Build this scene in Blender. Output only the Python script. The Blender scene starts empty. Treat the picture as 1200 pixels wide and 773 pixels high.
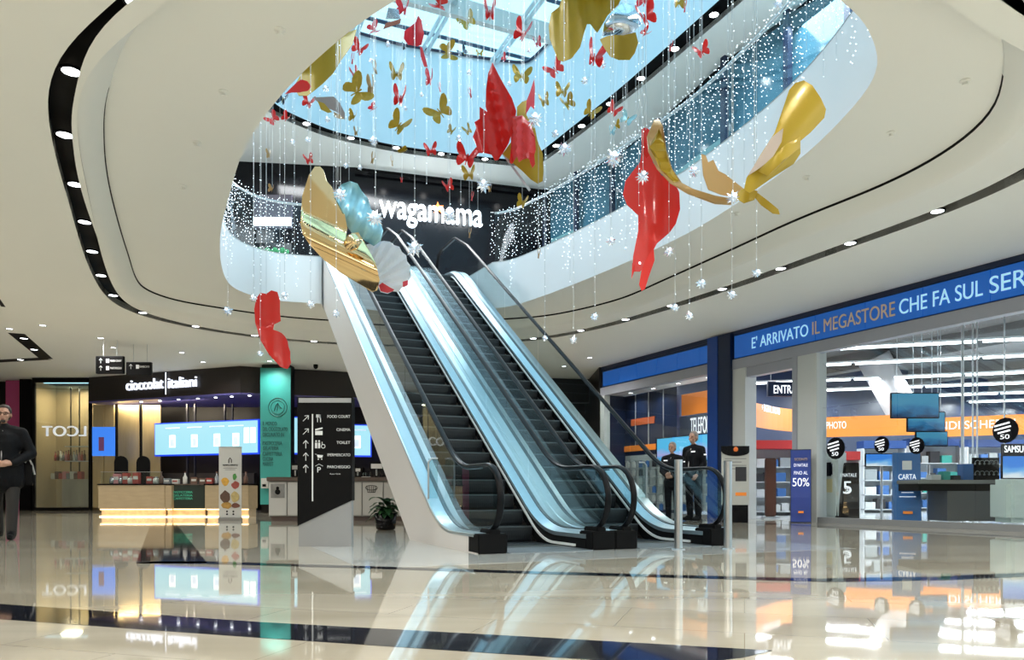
import bpy, bmesh, math, random
from mathutils import Vector, Matrix, Euler
from mathutils.geometry import delaunay_2d_cdt
random.seed(7)
C = bpy.context.scene.collection
PI = math.pi

# ------------------------------------------------------------------ camera
F = 881.0; CAM_Z = .65; HY = 575.0; CX = 600.0
cd = bpy.data.cameras.new('camera'); cam = bpy.data.objects.new('camera', cd); C.objects.link(cam)
cam.location = (0, 0, CAM_Z); cam.rotation_euler = (PI/2, 0, 0)
cd.sensor_width = 36; cd.lens = F/1200*36; cd.shift_y = (HY-386.5)/1200; cd.clip_end = 200; cd.clip_start = .05
bpy.context.scene.camera = cam

# ------------------------------------------------------------------ world / exposure
w = bpy.data.worlds.new('world'); bpy.context.scene.world = w; w.use_nodes = True
bg = w.node_tree.nodes['Background']; bg.inputs[0].default_value = (.47, .84, 1.0, 1); bg.inputs[1].default_value = 1.10
vs = bpy.context.scene.view_settings
vs.view_transform = 'Standard'; vs.look = 'None'; vs.gamma = 1; vs.exposure = .84; vs.use_curve_mapping = False

# added unseen fill lamps that brighten the hall and the galleries upstairs
def area(name, loc, sx, sy, power, col=(1, .97, .92), rot=(0, 0, 0)):
    l = bpy.data.lights.new(name, 'AREA'); l.shape = 'RECTANGLE'; l.size = sx; l.size_y = sy; l.energy = power; l.color = col
    o = bpy.data.objects.new(name, l); C.objects.link(o); o.location = loc; o.rotation_euler = rot
    o['kind'] = 'structure'
    return o
area('ceiling_lamp', (-2, -4, 4.3), 10, 5, 620)
area('ceiling_lamp', (-14, 6, 4.3), 5, 9, 420)
area('ceiling_lamp', (7.5, 3, 4.3), 4, 8, 230)
area('gallery_lamp', (-3, 18.2, 8.7), 6, .6, 240, (.95, .98, 1))
area('gallery_lamp', (5, 9, 8.7), 1.5, 8, 300, (.95, .98, 1))
area('gallery_lamp', (-7, 11, 8.7), 1.5, 8, 300, (.95, .98, 1))
RING_W = 50      # watts of each downlight in the black slot
DOWN_W = 95

# ------------------------------------------------------------------ helpers
def P(px, py, Y):
    return Vector(((px-CX)/F*Y, Y, CAM_Z+(HY-py)/F*Y))

_m = {}
def mat(name, col, rough=.5, metal=0., emit=None, es=1., spec=.5, noise=0., nscale=8., bump=0., coat=0., transl=0., aniso=None):
    if name in _m: return _m[name]
    m = bpy.data.materials.new(name); m.use_nodes = True; nt = m.node_tree; N = nt.nodes; L = nt.links
    b = N['Principled BSDF']
    b.inputs['Base Color'].default_value = (*col, 1); b.inputs['Roughness'].default_value = rough
    b.inputs['Metallic'].default_value = metal; b.inputs['Specular IOR Level'].default_value = spec
    b.inputs['Coat Weight'].default_value = coat
    if emit:
        b.inputs['Emission Color'].default_value = (*emit, 1); b.inputs['Emission Strength'].default_value = es
    if noise or bump:
        tc = N.new('ShaderNodeTexCoord'); nz = N.new('ShaderNodeTexNoise'); nz.inputs['Scale'].default_value = nscale
        nz.inputs['Detail'].default_value = 4
        mp = N.new('ShaderNodeMapping'); L.new(tc.outputs['Object'], mp.inputs[0]); L.new(mp.outputs[0], nz.inputs['Vector'])
        if aniso: mp.inputs['Scale'].default_value = aniso
        if noise:
            r = N.new('ShaderNodeMix'); r.data_type = 'RGBA'
            r.inputs[6].default_value = (*[c*(1-noise) for c in col], 1); r.inputs[7].default_value = (*[min(1, c*(1+noise)) for c in col], 1)
            L.new(nz.outputs[0], r.inputs[0]); L.new(r.outputs[2], b.inputs['Base Color'])
        if bump:
            bp = N.new('ShaderNodeBump'); bp.inputs['Strength'].default_value = bump; bp.inputs['Distance'].default_value = .02
            L.new(nz.outputs[0], bp.inputs['Height']); L.new(bp.outputs[0], b.inputs['Normal'])
    if transl:
        t = N.new('ShaderNodeBsdfTranslucent'); t.inputs[0].default_value = (*col, 1)
        mx = N.new('ShaderNodeMixShader'); mx.inputs[0].default_value = transl
        out = N['Material Output']; L.new(b.outputs[0], mx.inputs[1]); L.new(t.outputs[0], mx.inputs[2]); L.new(mx.outputs[0], out.inputs[0])
    _m[name] = m; return m

def glass(name, tint=(.86, .93, .93), refl=1.0, rough=.01, base=.04):
    if name in _m: return _m[name]
    m = bpy.data.materials.new(name); m.use_nodes = True; nt = m.node_tree; N = nt.nodes; L = nt.links
    N.remove(N['Principled BSDF'])
    t = N.new('ShaderNodeBsdfTransparent'); t.inputs[0].default_value = (*tint, 1)
    g = N.new('ShaderNodeBsdfGlossy'); g.inputs['Roughness'].default_value = rough; g.inputs[0].default_value = (.9, .97, 1, 1)
    ly = N.new('ShaderNodeLayerWeight'); ly.inputs[0].default_value = .5      # facing: symmetric on both sides of a pane
    lw = N.new('ShaderNodeMath'); lw.operation = 'POWER'; lw.inputs[1].default_value = 4.5; L.new(ly.outputs['Facing'], lw.inputs[0])
    mu = N.new('ShaderNodeMath'); mu.operation = 'MULTIPLY_ADD'; mu.inputs[1].default_value = refl; mu.inputs[2].default_value = base; mu.use_clamp = True
    geo = N.new('ShaderNodeNewGeometry')
    mx = N.new('ShaderNodeMixShader'); L.new(lw.outputs[0], mu.inputs[0]); L.new(mu.outputs[0], mx.inputs[0])
    L.new(t.outputs[0], mx.inputs[1]); L.new(g.outputs[0], mx.inputs[2]); L.new(mx.outputs[0], N['Material Output'].inputs[0])
    _m[name] = m; return m

def link(name, mesh, parent=None, world=False):
    o = bpy.data.objects.new(name, mesh); C.objects.link(o)
    if parent:
        o.parent = parent
        if world:
            o.matrix_parent_inverse = Matrix.LocRotScale(parent.location, parent.rotation_euler, parent.scale).inverted()
    return o
def tag(o, label=None, cat=None, group=None, kind=None):
    if label: o['label'] = label
    if cat: o['category'] = cat
    if group: o['group'] = group
    if kind: o['kind'] = kind
    return o
def thing(name, label, cat, loc=(0, 0, 0), rz=0, group=None, kind=None):
    o = bpy.data.objects.new(name, None); C.objects.link(o); o.location = loc; o.rotation_euler = (0, 0, rz)
    o.empty_display_size = .1
    return tag(o, label, cat, group, kind)

class MB:
    def __init__(s): s.v = []; s.f = []; s.smooth = False; s.M = None
    def add(s, vs_, fs):
        n = len(s.v)
        s.v += [tuple(s.M @ Vector(p)) if s.M else tuple(p) for p in vs_]
        s.f += [tuple(i+n for i in f) for f in fs]; return s
    def box(s, x0, x1, y0, y1, z0, z1):
        return s.add([(x0, y0, z0), (x1, y0, z0), (x1, y1, z0), (x0, y1, z0), (x0, y0, z1), (x1, y0, z1), (x1, y1, z1), (x0, y1, z1)],
                     [(0, 3, 2, 1), (4, 5, 6, 7), (0, 1, 5, 4), (1, 2, 6, 5), (2, 3, 7, 6), (3, 0, 4, 7)])
    def bbox(s, x0, x1, y0, y1, z0, z1, b=.01):
        # box with chamfered vertical and horizontal edges
        bm = bmesh.new(); bmesh.ops.create_cube(bm, size=1)
        for v in bm.verts:
            v.co = Vector(((x0+x1)/2+v.co.x*(x1-x0), (y0+y1)/2+v.co.y*(y1-y0), (z0+z1)/2+v.co.z*(z1-z0)))
        bmesh.ops.bevel(bm, geom=list(bm.edges), offset=b, segments=2, affect='EDGES')
        bm.verts.index_update()
        s.add([v.co.copy() for v in bm.verts], [[v.index for v in f.verts] for f in bm.faces]); bm.free(); return s
    def prism(s, poly, z0, z1):
        n = len(poly)
        s.add([(x, y, z0) for x, y in poly]+[(x, y, z1) for x, y in poly],
              [tuple(range(n-1, -1, -1)), tuple(range(n, 2*n))]+[(i, (i+1) % n, (i+1) % n+n, i+n) for i in range(n)]); return s
    def extr(s, poly, d):      # 3-D polygon extruded by the vector d
        n = len(poly); d = Vector(d)
        s.add([Vector(p) for p in poly]+[Vector(p)+d for p in poly],
              [tuple(range(n-1, -1, -1)), tuple(range(n, 2*n))]+[(i, (i+1) % n, (i+1) % n+n, i+n) for i in range(n)]); return s
    def cyl(s, c, r, z0, z1, n=16, r2=None):
        r2 = r if r2 is None else r2
        a = [2*PI*i/n for i in range(n)]
        s.add([(c[0]+r*math.cos(t), c[1]+r*math.sin(t), z0) for t in a]+[(c[0]+r2*math.cos(t), c[1]+r2*math.sin(t), z1) for t in a],
              [tuple(range(n-1, -1, -1)), tuple(range(n, 2*n))]+[(i, (i+1) % n, (i+1) % n+n, i+n) for i in range(n)]); return s
    def tube(s, pts, r, n=8, closed=False, rx=None):
        pts = [Vector(p) for p in pts]; m = len(pts); vs_ = []; fs = []
        up = Vector((0, 0, 1)); prev = None
        for i, p in enumerate(pts):
            if closed: t = pts[(i+1) % m]-pts[i-1]
            else: t = pts[min(i+1, m-1)]-pts[max(i-1, 0)]
            t.normalize()
            if prev is None:
                a = up.cross(t)
                if a.length < .05: a = Vector((1, 0, 0)).cross(t)
            else: a = prev-t*prev.dot(t)
            a.normalize(); prev = a; b = t.cross(a)
            rr = r[i] if isinstance(r, (list, tuple)) else r
            for k in range(n):
                th = 2*PI*k/n
                vs_.append(p+a*math.cos(th)*(rx if rx else rr)+b*math.sin(th)*rr)
        for i in range(m if closed else m-1):
            j = (i+1) % m
            for k in range(n):
                l = (k+1) % n; fs.append((i*n+k, i*n+l, j*n+l, j*n+k))
        if not closed: fs += [tuple(range(n-1, -1, -1)), tuple(range((m-1)*n, m*n))]
        return s.add(vs_, fs)
    def sph(s, c, r, nu=10, nv=7, sc=(1, 1, 1)):
        vs_ = [(c[0], c[1], c[2]+r*sc[2])]; fs = []
        for j in range(1, nv):
            th = PI*j/nv
            for i in range(nu):
                ph = 2*PI*i/nu
                vs_.append((c[0]+r*sc[0]*math.sin(th)*math.cos(ph), c[1]+r*sc[1]*math.sin(th)*math.sin(ph), c[2]+r*sc[2]*math.cos(th)))
        vs_.append((c[0], c[1], c[2]-r*sc[2])); L_ = len(vs_)-1
        for i in range(nu):
            k = (i+1) % nu; fs.append((0, 1+i, 1+k)); fs.append((L_, 1+(nv-2)*nu+k, 1+(nv-2)*nu+i))
            for j in range(nv-2): fs.append((1+j*nu+i, 1+(j+1)*nu+i, 1+(j+1)*nu+k, 1+j*nu+k))
        return s.add(vs_, fs)
    def cap(s, a, b, ra, rb, n=10):      # tapered limb with round ends, closed
        a = Vector(a); b = Vector(b)
        s.tube([a, b], [ra, rb], n); s.sph(a, ra, n, 6); s.sph(b, rb, n, 6); return s
    def lathe(s, c, prof, n=16):
        vs_ = []; fs = []
        for r, z in prof:
            for k in range(n): vs_.append((c[0]+r*math.cos(2*PI*k/n), c[1]+r*math.sin(2*PI*k/n), c[2]+z))
        for i in range(len(prof)-1):
            for k in range(n):
                l = (k+1) % n; fs.append((i*n+k, i*n+l, (i+1)*n+l, (i+1)*n+k))
        fs += [tuple(range(n-1, -1, -1)), tuple(range((len(prof)-1)*n, len(prof)*n))]
        return s.add(vs_, fs)
    def mesh(s, name, m=None, smooth=None):
        me = bpy.data.meshes.new(name); me.from_pydata(s.v, [], s.f)
        if m: me.materials.append(m)
        sm = s.smooth if smooth is None else smooth
        if sm: me.polygons.foreach_set('use_smooth', [True]*len(me.polygons))
        me.update(); return me
    def build(s, name, m, parent=None, world=False, smooth=None):
        return link(name, s.mesh(name, m, smooth), parent, world)

def poly_plate(outer, holes, z, name, m, parent=None, thick=0., up=False):
    """flat plate with holes, closed with side walls when it has thickness"""
    loops = [outer]+list(holes); v2 = []; ed = []
    for lp in loops:
        n = len(v2); v2 += [Vector(p) for p in lp]; ed += [(n+i, n+(i+1) % len(lp)) for i in range(len(lp))]
    bm = bmesh.new(); bv = [bm.verts.new((p[0], p[1], z)) for p in v2]; be = [bm.edges.new((bv[a], bv[b])) for a, b in ed]
    r = bmesh.ops.triangle_fill(bm, edges=be, use_beauty=True)
    if thick:
        fs = list(bm.faces)
        g = bmesh.ops.extrude_face_region(bm, geom=fs)
        for e in g['geom']:
            if isinstance(e, bmesh.types.BMVert): e.co.z += thick
    bmesh.ops.recalc_face_normals(bm, faces=bm.faces)
    me = bpy.data.meshes.new(name); bm.to_mesh(me); bm.free(); me.materials.append(m)
    return link(name, me, parent)

def sheet(outline, Y, name, m, parent, bend, step=5., thick=.006, grow=1):
    """a cut sheet: pixel outline carried to distance Y, bent in depth by bend(u, v), with thickness"""
    pts = [P(a, b, Y) for a, b in outline]
    v2 = [Vector((p.x, p.z)) for p in pts]; n = len(v2)
    ed = [(i, (i+1) % n) for i in range(n)]
    x0 = min(p.x for p in v2); x1 = max(p.x for p in v2); z0 = min(p.y for p in v2); z1 = max(p.y for p in v2)
    st = step/F*Y; v = list(v2)
    def inside(x, y):
        c = False; j = n-1
        for i in range(n):
            a, b = v2[i], v2[j]
            if (a.y > y) != (b.y > y) and x < (b.x-a.x)*(y-a.y)/(b.y-a.y)+a.x: c = not c
            j = i
        return c
    i = 0
    yy = z0+st*.5
    while yy < z1:
        xx = x0+st*(.5 if i % 2 else .9)
        while xx < x1:
            if inside(xx, yy): v.append(Vector((xx, yy)))
            xx += st
        yy += st*.87; i += 1
    r = delaunay_2d_cdt(v, ed, [list(range(n))], 1, 1e-5)
    W = max(x1-x0, 1e-3); H = max(z1-z0, 1e-3)
    bm = bmesh.new(); bv = []
    for q in r[0]:
        y = Y+bend((q.x-x0)/W, (q.y-z0)/H); k = y/Y
        bv.append(bm.verts.new((q.x*k, y, CAM_Z+(q.y-CAM_Z)*k)))
    for f in r[2]:
        try: bm.faces.new([bv[k] for k in f])
        except ValueError: pass
    g = bmesh.ops.extrude_face_region(bm, geom=list(bm.faces))
    for e in g['geom']:
        if isinstance(e, bmesh.types.BMVert): e.co.y += thick
    bmesh.ops.recalc_face_normals(bm, faces=bm.faces)
    me = bpy.data.meshes.new(name); bm.to_mesh(me); bm.free(); me.materials.append(m)
    me.polygons.foreach_set('use_smooth', [True]*len(me.polygons))
    o = link(name, me, parent, True)
    md = o.modifiers.new('edges', 'EDGE_SPLIT'); md.split_angle = math.radians(50)
    return o

def text(name, s, loc, rz, w_, h_, m, parent, align='C', extr=.01, mirror=False, world=True, lines=None, lean=0., face_up=False):
    cu = bpy.data.curves.new(name, 'FONT'); cu.body = s; cu.extrude = .01; cu.align_x = 'LEFT' if align == 'L' else 'CENTER'
    o = bpy.data.objects.new(name, cu); C.objects.link(o)
    dg = bpy.context.evaluated_depsgraph_get(); me = bpy.data.meshes.new_from_object(o.evaluated_get(dg))
    bpy.data.objects.remove(o); bpy.data.curves.remove(cu)
    xs = [v.co.x for v in me.vertices]; ys = [v.co.y for v in me.vertices]; zs = [v.co.z for v in me.vertices]
    x0, x1, y0, y1 = min(xs), max(xs), min(ys), max(ys)
    if w_ is None: w_ = (x1-x0)*h_/(y1-y0)
    sx = w_/(x1-x0); sy = h_/(y1-y0)
    ox = x0 if align == 'L' else (x0+x1)/2
    R = Matrix.Translation(loc) @ Matrix.Rotation(rz, 4, 'Z')
    for v in me.vertices:
        x = (v.co.x-ox)*sx*(-1 if mirror else 1); z = (v.co.y-(y0+y1)/2)*sy; y = -v.co.z/.01*extr
        v.co = R @ Vector((x+z*lean, y, z))
    me.materials.clear(); me.materials.append(m)
    return link(name, me, parent, world)

def crom(pts, n=12):      # closed Catmull-Rom
    out = []; m = len(pts)
    for i in range(m):
        p0, p1, p2, p3 = [Vector(pts[(i+k-1) % m]) for k in range(4)]
        for j in range(n):
            t = j/n
            out.append(.5*((2*p1)+(-p0+p2)*t+(2*p0-5*p1+4*p2-p3)*t*t+(-p0+3*p1-3*p2+p3)*t**3))
    return out
def resample(c, n):
    m = len(c); L_ = [0]
    for i in range(m): L_.append(L_[-1]+(c[(i+1) % m]-c[i]).length)
    out = []; k = 0
    for i in range(n):
        t = L_[-1]*i/n
        while L_[k+1] < t: k += 1
        out.append(c[k].lerp(c[(k+1) % m], (t-L_[k])/(L_[k+1]-L_[k])))
    return out
def smooth_loop(c, it=6):
    for _ in range(it): c = [(c[i-1]+c[i]*2+c[(i+1) % len(c)])/4 for i in range(len(c))]
    return c
def offset(c, d):          # positive = to the left of the direction of travel
    out = []
    for i in range(len(c)):
        t = (c[(i+1) % len(c)]-c[i-1]).normalized(); out.append(c[i]+Vector((-t.y, t.x))*d)
    return out
def ribbon(loops, name, m, parent=None, closed=True, smooth=True, skip=None):
    """loops = list of 3-D loops of equal length, joined by quads"""
    mb = MB(); n = len(loops[0])
    for lp in loops: mb.v += [tuple(p) for p in lp]
    for a in range(len(loops)-1):
        for i in range(n if closed else n-1):
            if skip and skip(i): continue
            j = (i+1) % n; mb.f.append((a*n+i, a*n+j, (a+1)*n+j, (a+1)*n+i))
    return mb.build(name, m, parent, smooth=smooth)
def z3(c, z): return [Vector((p[0], p[1], z)) for p in c]
ORD = ['first', 'second', 'third', 'fourth', 'fifth', 'sixth', 'seventh', 'eighth', 'ninth', 'tenth', 'eleventh', 'twelfth',
       'thirteenth', 'fourteenth', 'fifteenth', 'sixteenth', 'seventeenth', 'eighteenth', 'nineteenth', 'twentieth',
       'twenty-first', 'twenty-second', 'twenty-third', 'twenty-fourth']

# ------------------------------------------------------------------ materials
M_ceil = mat('ceiling_paint', (.82, .84, .805), .65, noise=.015, nscale=.8)
M_white = mat('white_paint', (.82, .84, .86), .5, noise=.01, nscale=2)
M_black = mat('black_matt', (.0035, .0035, .004), .6, spec=.12)
M_blackg = mat('black_gloss', (.006, .006, .008), .15, spec=.25, noise=.2, nscale=2)
M_darkwall = mat('dark_brown_wall', (.009, .007, .006), .35, spec=.25, noise=.2, nscale=3)
M_steel = mat('brushed_steel', (.55, .56, .57), .28, 1., noise=.08, nscale=30, aniso=(1, 1, 60))
M_deck = mat('steel_blue_deck', (.50, .62, .68), .30, .85, noise=.04, nscale=20)
M_decke = mat('deck_edge', (.13, .17, .19), .35, .8)
M_rubber = mat('handrail_rubber', (.004, .0045, .006), .32, spec=.13, noise=.1, nscale=5)
M_step = mat('step_metal', (.022, .027, .032), .45, .2, noise=.12, nscale=14)
M_nose = mat('step_edge', (.10, .12, .13), .35, .6)
M_truss = mat('truss_panel', (.66, .63, .61), .42, noise=.02, nscale=1.5)
M_glass = glass('balustrade_glass', (.80, .88, .89), 1.1, .005, .06)
M_guard = glass('guard_glass', (.74, .86, .90), .55, .02, .03)
M_store = glass('storefront_glass', (.93, .97, .96), 1.1, .003, .10)
M_roof = glass('skylight_glass', (.93, .98, 1.0), .5, .02, .04)
M_lamp = mat('lamp_white', (1, 1, 1), .5, emit=(.93, .97, 1), es=6)
M_led = mat('led_white', (1, 1, 1), .5, emit=(.72, .88, 1), es=1.3)
M_led2 = mat('curtain_led', (1, 1, 1), .5, emit=(.70, .87, 1), es=1.6)
M_wire = mat('thin_wire', (.55, .6, .63), .35, .6)
M_navy = mat('navy_paint', (.008, .018, .055), .35, noise=.1, nscale=2)
M_lilac = mat('lilac_frame', (.34, .36, .42), .4, noise=.03, nscale=3)
M_blue = mat('blue_sign', (.010, .10, .42), .25, emit=(.012, .13, .55), es=.20)
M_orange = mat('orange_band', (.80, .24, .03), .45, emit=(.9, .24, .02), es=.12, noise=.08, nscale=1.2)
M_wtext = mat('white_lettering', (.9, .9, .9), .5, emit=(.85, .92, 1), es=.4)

# ================================================================== THE HALL
# floor
def marble(name, base, dark, rough, vein=.5, joints=False, sc=1.2):
    m = bpy.data.materials.new(name); m.use_nodes = True; nt = m.node_tree; N = nt.nodes; L = nt.links; b = N['Principled BSDF']
    tc = N.new('ShaderNodeTexCoord'); mp = N.new('ShaderNodeMapping'); mp.inputs['Rotation'].default_value = (0, 0, .31); L.new(tc.outputs['Object'], mp.inputs[0])
    mp.inputs['Scale'].default_value = (.35, 1.6, 1)
    nz = N.new('ShaderNodeTexNoise'); nz.inputs['Scale'].default_value = sc; nz.inputs['Detail'].default_value = 7; nz.inputs['Distortion'].default_value = .6
    L.new(mp.outputs[0], nz.inputs['Vector'])
    cr = N.new('ShaderNodeValToRGB'); cr.color_ramp.elements[0].position = .35; cr.color_ramp.elements[1].position = .68
    cr.color_ramp.elements[0].color = (*dark, 1); cr.color_ramp.elements[1].color = (*base, 1)
    L.new(nz.outputs[0], cr.inputs[0]); src = cr.outputs[0]
    if joints:
        m2 = N.new('ShaderNodeMapping'); m2.inputs['Rotation'].default_value = (0, 0, .30); L.new(tc.outputs['Object'], m2.inputs[0])
        br = N.new('ShaderNodeTexBrick'); br.inputs['Scale'].default_value = 1; br.inputs['Brick Width'].default_value = 1.2; br.inputs['Row Height'].default_value = .6
        br.inputs['Mortar Size'].default_value = .0022; br.inputs['Color1'].default_value = (1, 1, 1, 1); br.inputs['Color2'].default_value = (.93, .92, .90, 1); br.inputs['Mortar'].default_value = (.62, .58, .52, 1)
        L.new(m2.outputs[0], br.inputs['Vector'])
        mx = N.new('ShaderNodeMix'); mx.data_type = 'RGBA'; mx.blend_type = 'MULTIPLY'; mx.inputs[0].default_value = 1
        L.new(src, mx.inputs[6]); L.new(br.outputs[0], mx.inputs[7]); src = mx.outputs[2]
    L.new(src, b.inputs['Base Color']); b.inputs['Roughness'].default_value = rough; b.inputs['Specular IOR Level'].default_value = .62
    b.inputs['Coat Weight'].default_value = .25; b.inputs['Coat Roughness'].default_value = .02
    n2 = N.new('ShaderNodeTexNoise'); n2.inputs['Scale'].default_value = 1.6; n2.inputs['Detail'].default_value = 1; L.new(tc.outputs['Object'], n2.inputs['Vector'])
    bp = N.new('ShaderNodeBump'); bp.inputs['Strength'].default_value = .07; bp.inputs['Distance'].default_value = .012; L.new(n2.outputs[0], bp.inputs['Height']); L.new(bp.outputs[0], b.inputs['Normal'])
    return m
M_floor = marble('cream_marble', (.56, .52, .43), (.43, .39, .31), .035, joints=True)
M_inlay = marble('black_granite', (.022, .024, .034), (.008, .009, .014), .05)
M_pale = marble('pale_grey_stone', (.60, .61, .58), (.50, .51, .49), .09)
FA = (2.72, 22.8)                                  # far end of the shop front on the right
EA = math.atan2(-.8967, .4427)                      # its direction
fl = MB().box(-26, 34, -10, 46, -.2, 0).build('floor', M_floor); fl['kind'] = 'structure'
def inlay(pts, m=M_inlay, h=.0015, name='dark_inlay'): MB().prism(pts, -.01, h).build(name, m, fl)
def strip_poly(a, b, wd):
    a = Vector(a); b = Vector(b); t = (b-a).normalized(); n = Vector((-t.y, t.x))*wd/2
    return [tuple(a-n), tuple(b-n), tuple(b+n), tuple(a+n)]
inlay([(-10, 6.10), (-10, 6.55), (-2.94, 4.32), (-1.27, 3.73), (0, 3.37), (1.06, 3.06), (.90, 2.93), (.62, 2.80), (0, 2.985), (-1.13, 3.33), (-2.6, 3.81)])
inlay([(-3.37, 6.74), (-2.87, 6.74), (-2.75, 6.78), (-6.75, 15.1), (-7.25, 15.1)])
inlay([(-3.37, 6.74), (-2.75, 6.70), (-1.08, 6.26), (0, 5.93), (1.2, 5.62), (2.27, 5.36), (3.2, 5.48), (4.6, 5.95), (4.55, 6.12), (3.2, 5.70), (2.27, 5.58), (1.2, 5.82), (0, 6.13), (-1.08, 6.44), (-2.8, 6.93), (-3.3, 6.93)])
def fpt(u, v): return (FA[0]+.4427*u+.8967*v, FA[1]-.8967*u+.4427*v)
inlay(strip_poly(fpt(0, -1.35), fpt(20, -1.35), .3))
# pale stone zone at the foot of the escalators
ESO = Vector((-.17, 7.79)); ESR = math.atan2(.405, .914)
TP = Vector((.914, .405)); TD = Vector((-.405, .914))
def esc(t, s): q = ESO+TP*t+TD*s; return (q.x, q.y)
inlay([esc(-1.6, -.95), esc(4.0, -1.0), esc(4.0, .8), esc(3.2, 4.2), esc(-.9, 4.2), esc(-1.6, 2.0)], M_pale, .001, 'pale_paving')

# ------- ceiling of the ground floor: outer field, black slot, inner field, cove, soffit, atrium opening
ringc = [(-2.78, 5.75), (-3.45, 6.2), (-4.1, 6.85), (-4.5, 7.5), (-5.09, 8.65), (-5.75, 10.04), (-6.55, 11.7), (-7.30, 13.4), (-7.78, 14.7), (-7.93, 15.6), (-7.65, 16.6), (-7.0, 17.6), (-5.9, 18.5), (-4.55, 19.1),
         (-2.2, 19.5), (.32, 18.75), (1.6, 17.7), (2.6, 16.4), (4.06, 13.8), (4.76, 12.3), (5.33, 11.05), (5.9, 9.8), (6.12, 8.6), (6.05, 7.7), (5.5, 6.95), (4.55, 6.37), (3.45, 5.75), (2.5, 4.95), (1.0, 4.3), (-.8, 4.35), (-1.95, 5.0)]
ringc = smooth_loop(resample(crom(ringc), 200), 14)
area2 = sum(a.x*b.y-b.x*a.y for a, b in zip(ringc, ringc[1:]+ringc[:1]))
SGN = 1 if area2 > 0 else -1          # left of travel is inside when counter-clockwise
r_out = offset(ringc, -.125*SGN); r_in = offset(ringc, .125*SGN)
stepc = [(-3.93, 7.34), (-4.5, 8.3), (-5.1, 9.5), (-5.8, 11.1), (-6.42, 12.6), (-6.95, 13.9), (-7.15, 14.7), (-6.95, 15.5), (-6.35, 16.1), (-5.4, 16.85), (-4.16, 17.35), (-2.2, 17.7), (-.14, 17.2), (.9, 16.8), (2.15, 15.5), (2.8, 14.1), (3.6, 12.2), (4.13, 10.9), (4.77, 9.65), (5.02, 8.74), (5.0, 7.92), (4.72, 7.25), (4.1, 6.35), (3.0, 5.5), (.85, 4.85), (-1.4, 5.25), (-3.0, 6.2)]
stepc = smooth_loop(resample(crom(stepc), 200), 3)
openc = [(-.93, 6.05), (-1.5, 6.57), (-2.3, 7.5), (-3.1, 8.7), (-3.85, 10.2), (-4.5, 11.6), (-5.1, 13.2), (-5.4, 14.4), (-5.3, 15.1), (-4.9, 15.6), (-4.05, 15.85), (-2.2, 16.35), (-.37, 16.26), (.44, 15.5), (1.64, 13.6), (2.6, 11.75), (3.07, 10.4), (3.38, 9.2), (3.50, 8.2), (3.46, 7.17), (3.1, 6.5), (2.64, 6.05), (1.9, 5.6), (.85, 5.35), (-.2, 5.55)]
openc = smooth_loop(resample(crom(openc), 220), 2)
sg2 = 1 if sum(a.x*b.y-b.x*a.y for a, b in zip(openc, openc[1:]+openc[:1])) > 0 else -1
sg3 = 1 if sum(a.x*b.y-b.x*a.y for a, b in zip(stepc, stepc[1:]+stepc[:1])) > 0 else -1
# notch where the escalators land upstairs
NT = (-.24, 3.11, 9.42)
def loc2(p): q = p-ESO; return q.dot(TP), q.dot(TD)
notched = []; flag = []
for p in openc:
    t, s_ = loc2(p)
    if NT[0] < t < NT[1] and s_ > 6:
        q = ESO+TP*t+TD*NT[2]; notched.append(q); flag.append(True)
    else: notched.append(p); flag.append(False)
CZ = 4.4; SZ = 4.6; UZ = 5.6; U2 = 9.0
ext = [(-26, -10), (18.9, -10), (fpt(0, 0)[0]+.4936*17, fpt(0, 0)[1]-17), FA, (2.72, 26), (-26, 26)]
ext = [(-26, -10), (18.9, -10), (2.72, 22.8), (2.72, 26), (-26, 26)]
ce = poly_plate(ext, [[tuple(p) for p in r_out]], CZ, 'ceiling', M_ceil, None, .12); ce['kind'] = 'structure'
tr = ribbon([z3(r_out, CZ), z3(r_out, CZ+.16), z3(r_in, CZ+.16), z3(r_in, CZ)], 'trim_1', M_black, None); tr['kind'] = 'structure'
riser_o = offset(stepc, -.30*sg3)
ci = ribbon([z3(r_in, CZ), z3(riser_o, CZ)], 'ceiling', M_ceil); ci['kind'] = 'structure'
def mixl(a, b, f): return [p.lerp(q, f) for p, q in zip(a, b)]
# the two loops have their own start points: line them up by nearest index
k0 = min(range(200), key=lambda i: (r_in[i]-riser_o[0]).length); 
if SGN != sg3: riser_o = riser_o[::-1]; stepc = stepc[::-1]; sg3 = -sg3; k0 = min(range(200), key=lambda i: (r_in[i]-riser_o[0]).length)
r_in_s = r_in[k0:]+r_in[:k0]
bpy.data.objects.remove(ci)
ci = ribbon([z3(r_in_s, CZ), z3(riser_o, CZ)], 'ceiling', M_ceil); ci['kind'] = 'structure'
cv = []
for j in range(7):
    f = j/6; cv.append(z3(mixl(riser_o, stepc, f*.965), CZ+.17*(1-math.cos(f*PI/2))+.0*f))
ck = ribbon(cv, 'trim_2', M_ceil); ck['kind'] = 'structure'
slit = ribbon([z3(mixl(riser_o, stepc, .965), CZ+.17), z3(mixl(riser_o, stepc, .965), SZ+.05), z3(stepc, SZ+.05), z3(stepc, SZ)], 'trim_3', M_black, skip=lambda i: stepc[i].y < 7.2); slit['kind'] = 'structure'
cl_ = ribbon([z3(mixl(riser_o, stepc, .965), CZ+.17), z3(stepc, SZ)], 'trim_2', M_ceil, skip=lambda i: stepc[i].y >= 7.2); cl_['kind'] = 'structure'
k1 = min(range(220), key=lambda i: (notched[i]-stepc[0]).length)
so = poly_plate([tuple(p) for p in stepc], [[tuple(p) for p in notched]], SZ, 'ceiling', M_ceil); so['kind'] = 'structure'
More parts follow.
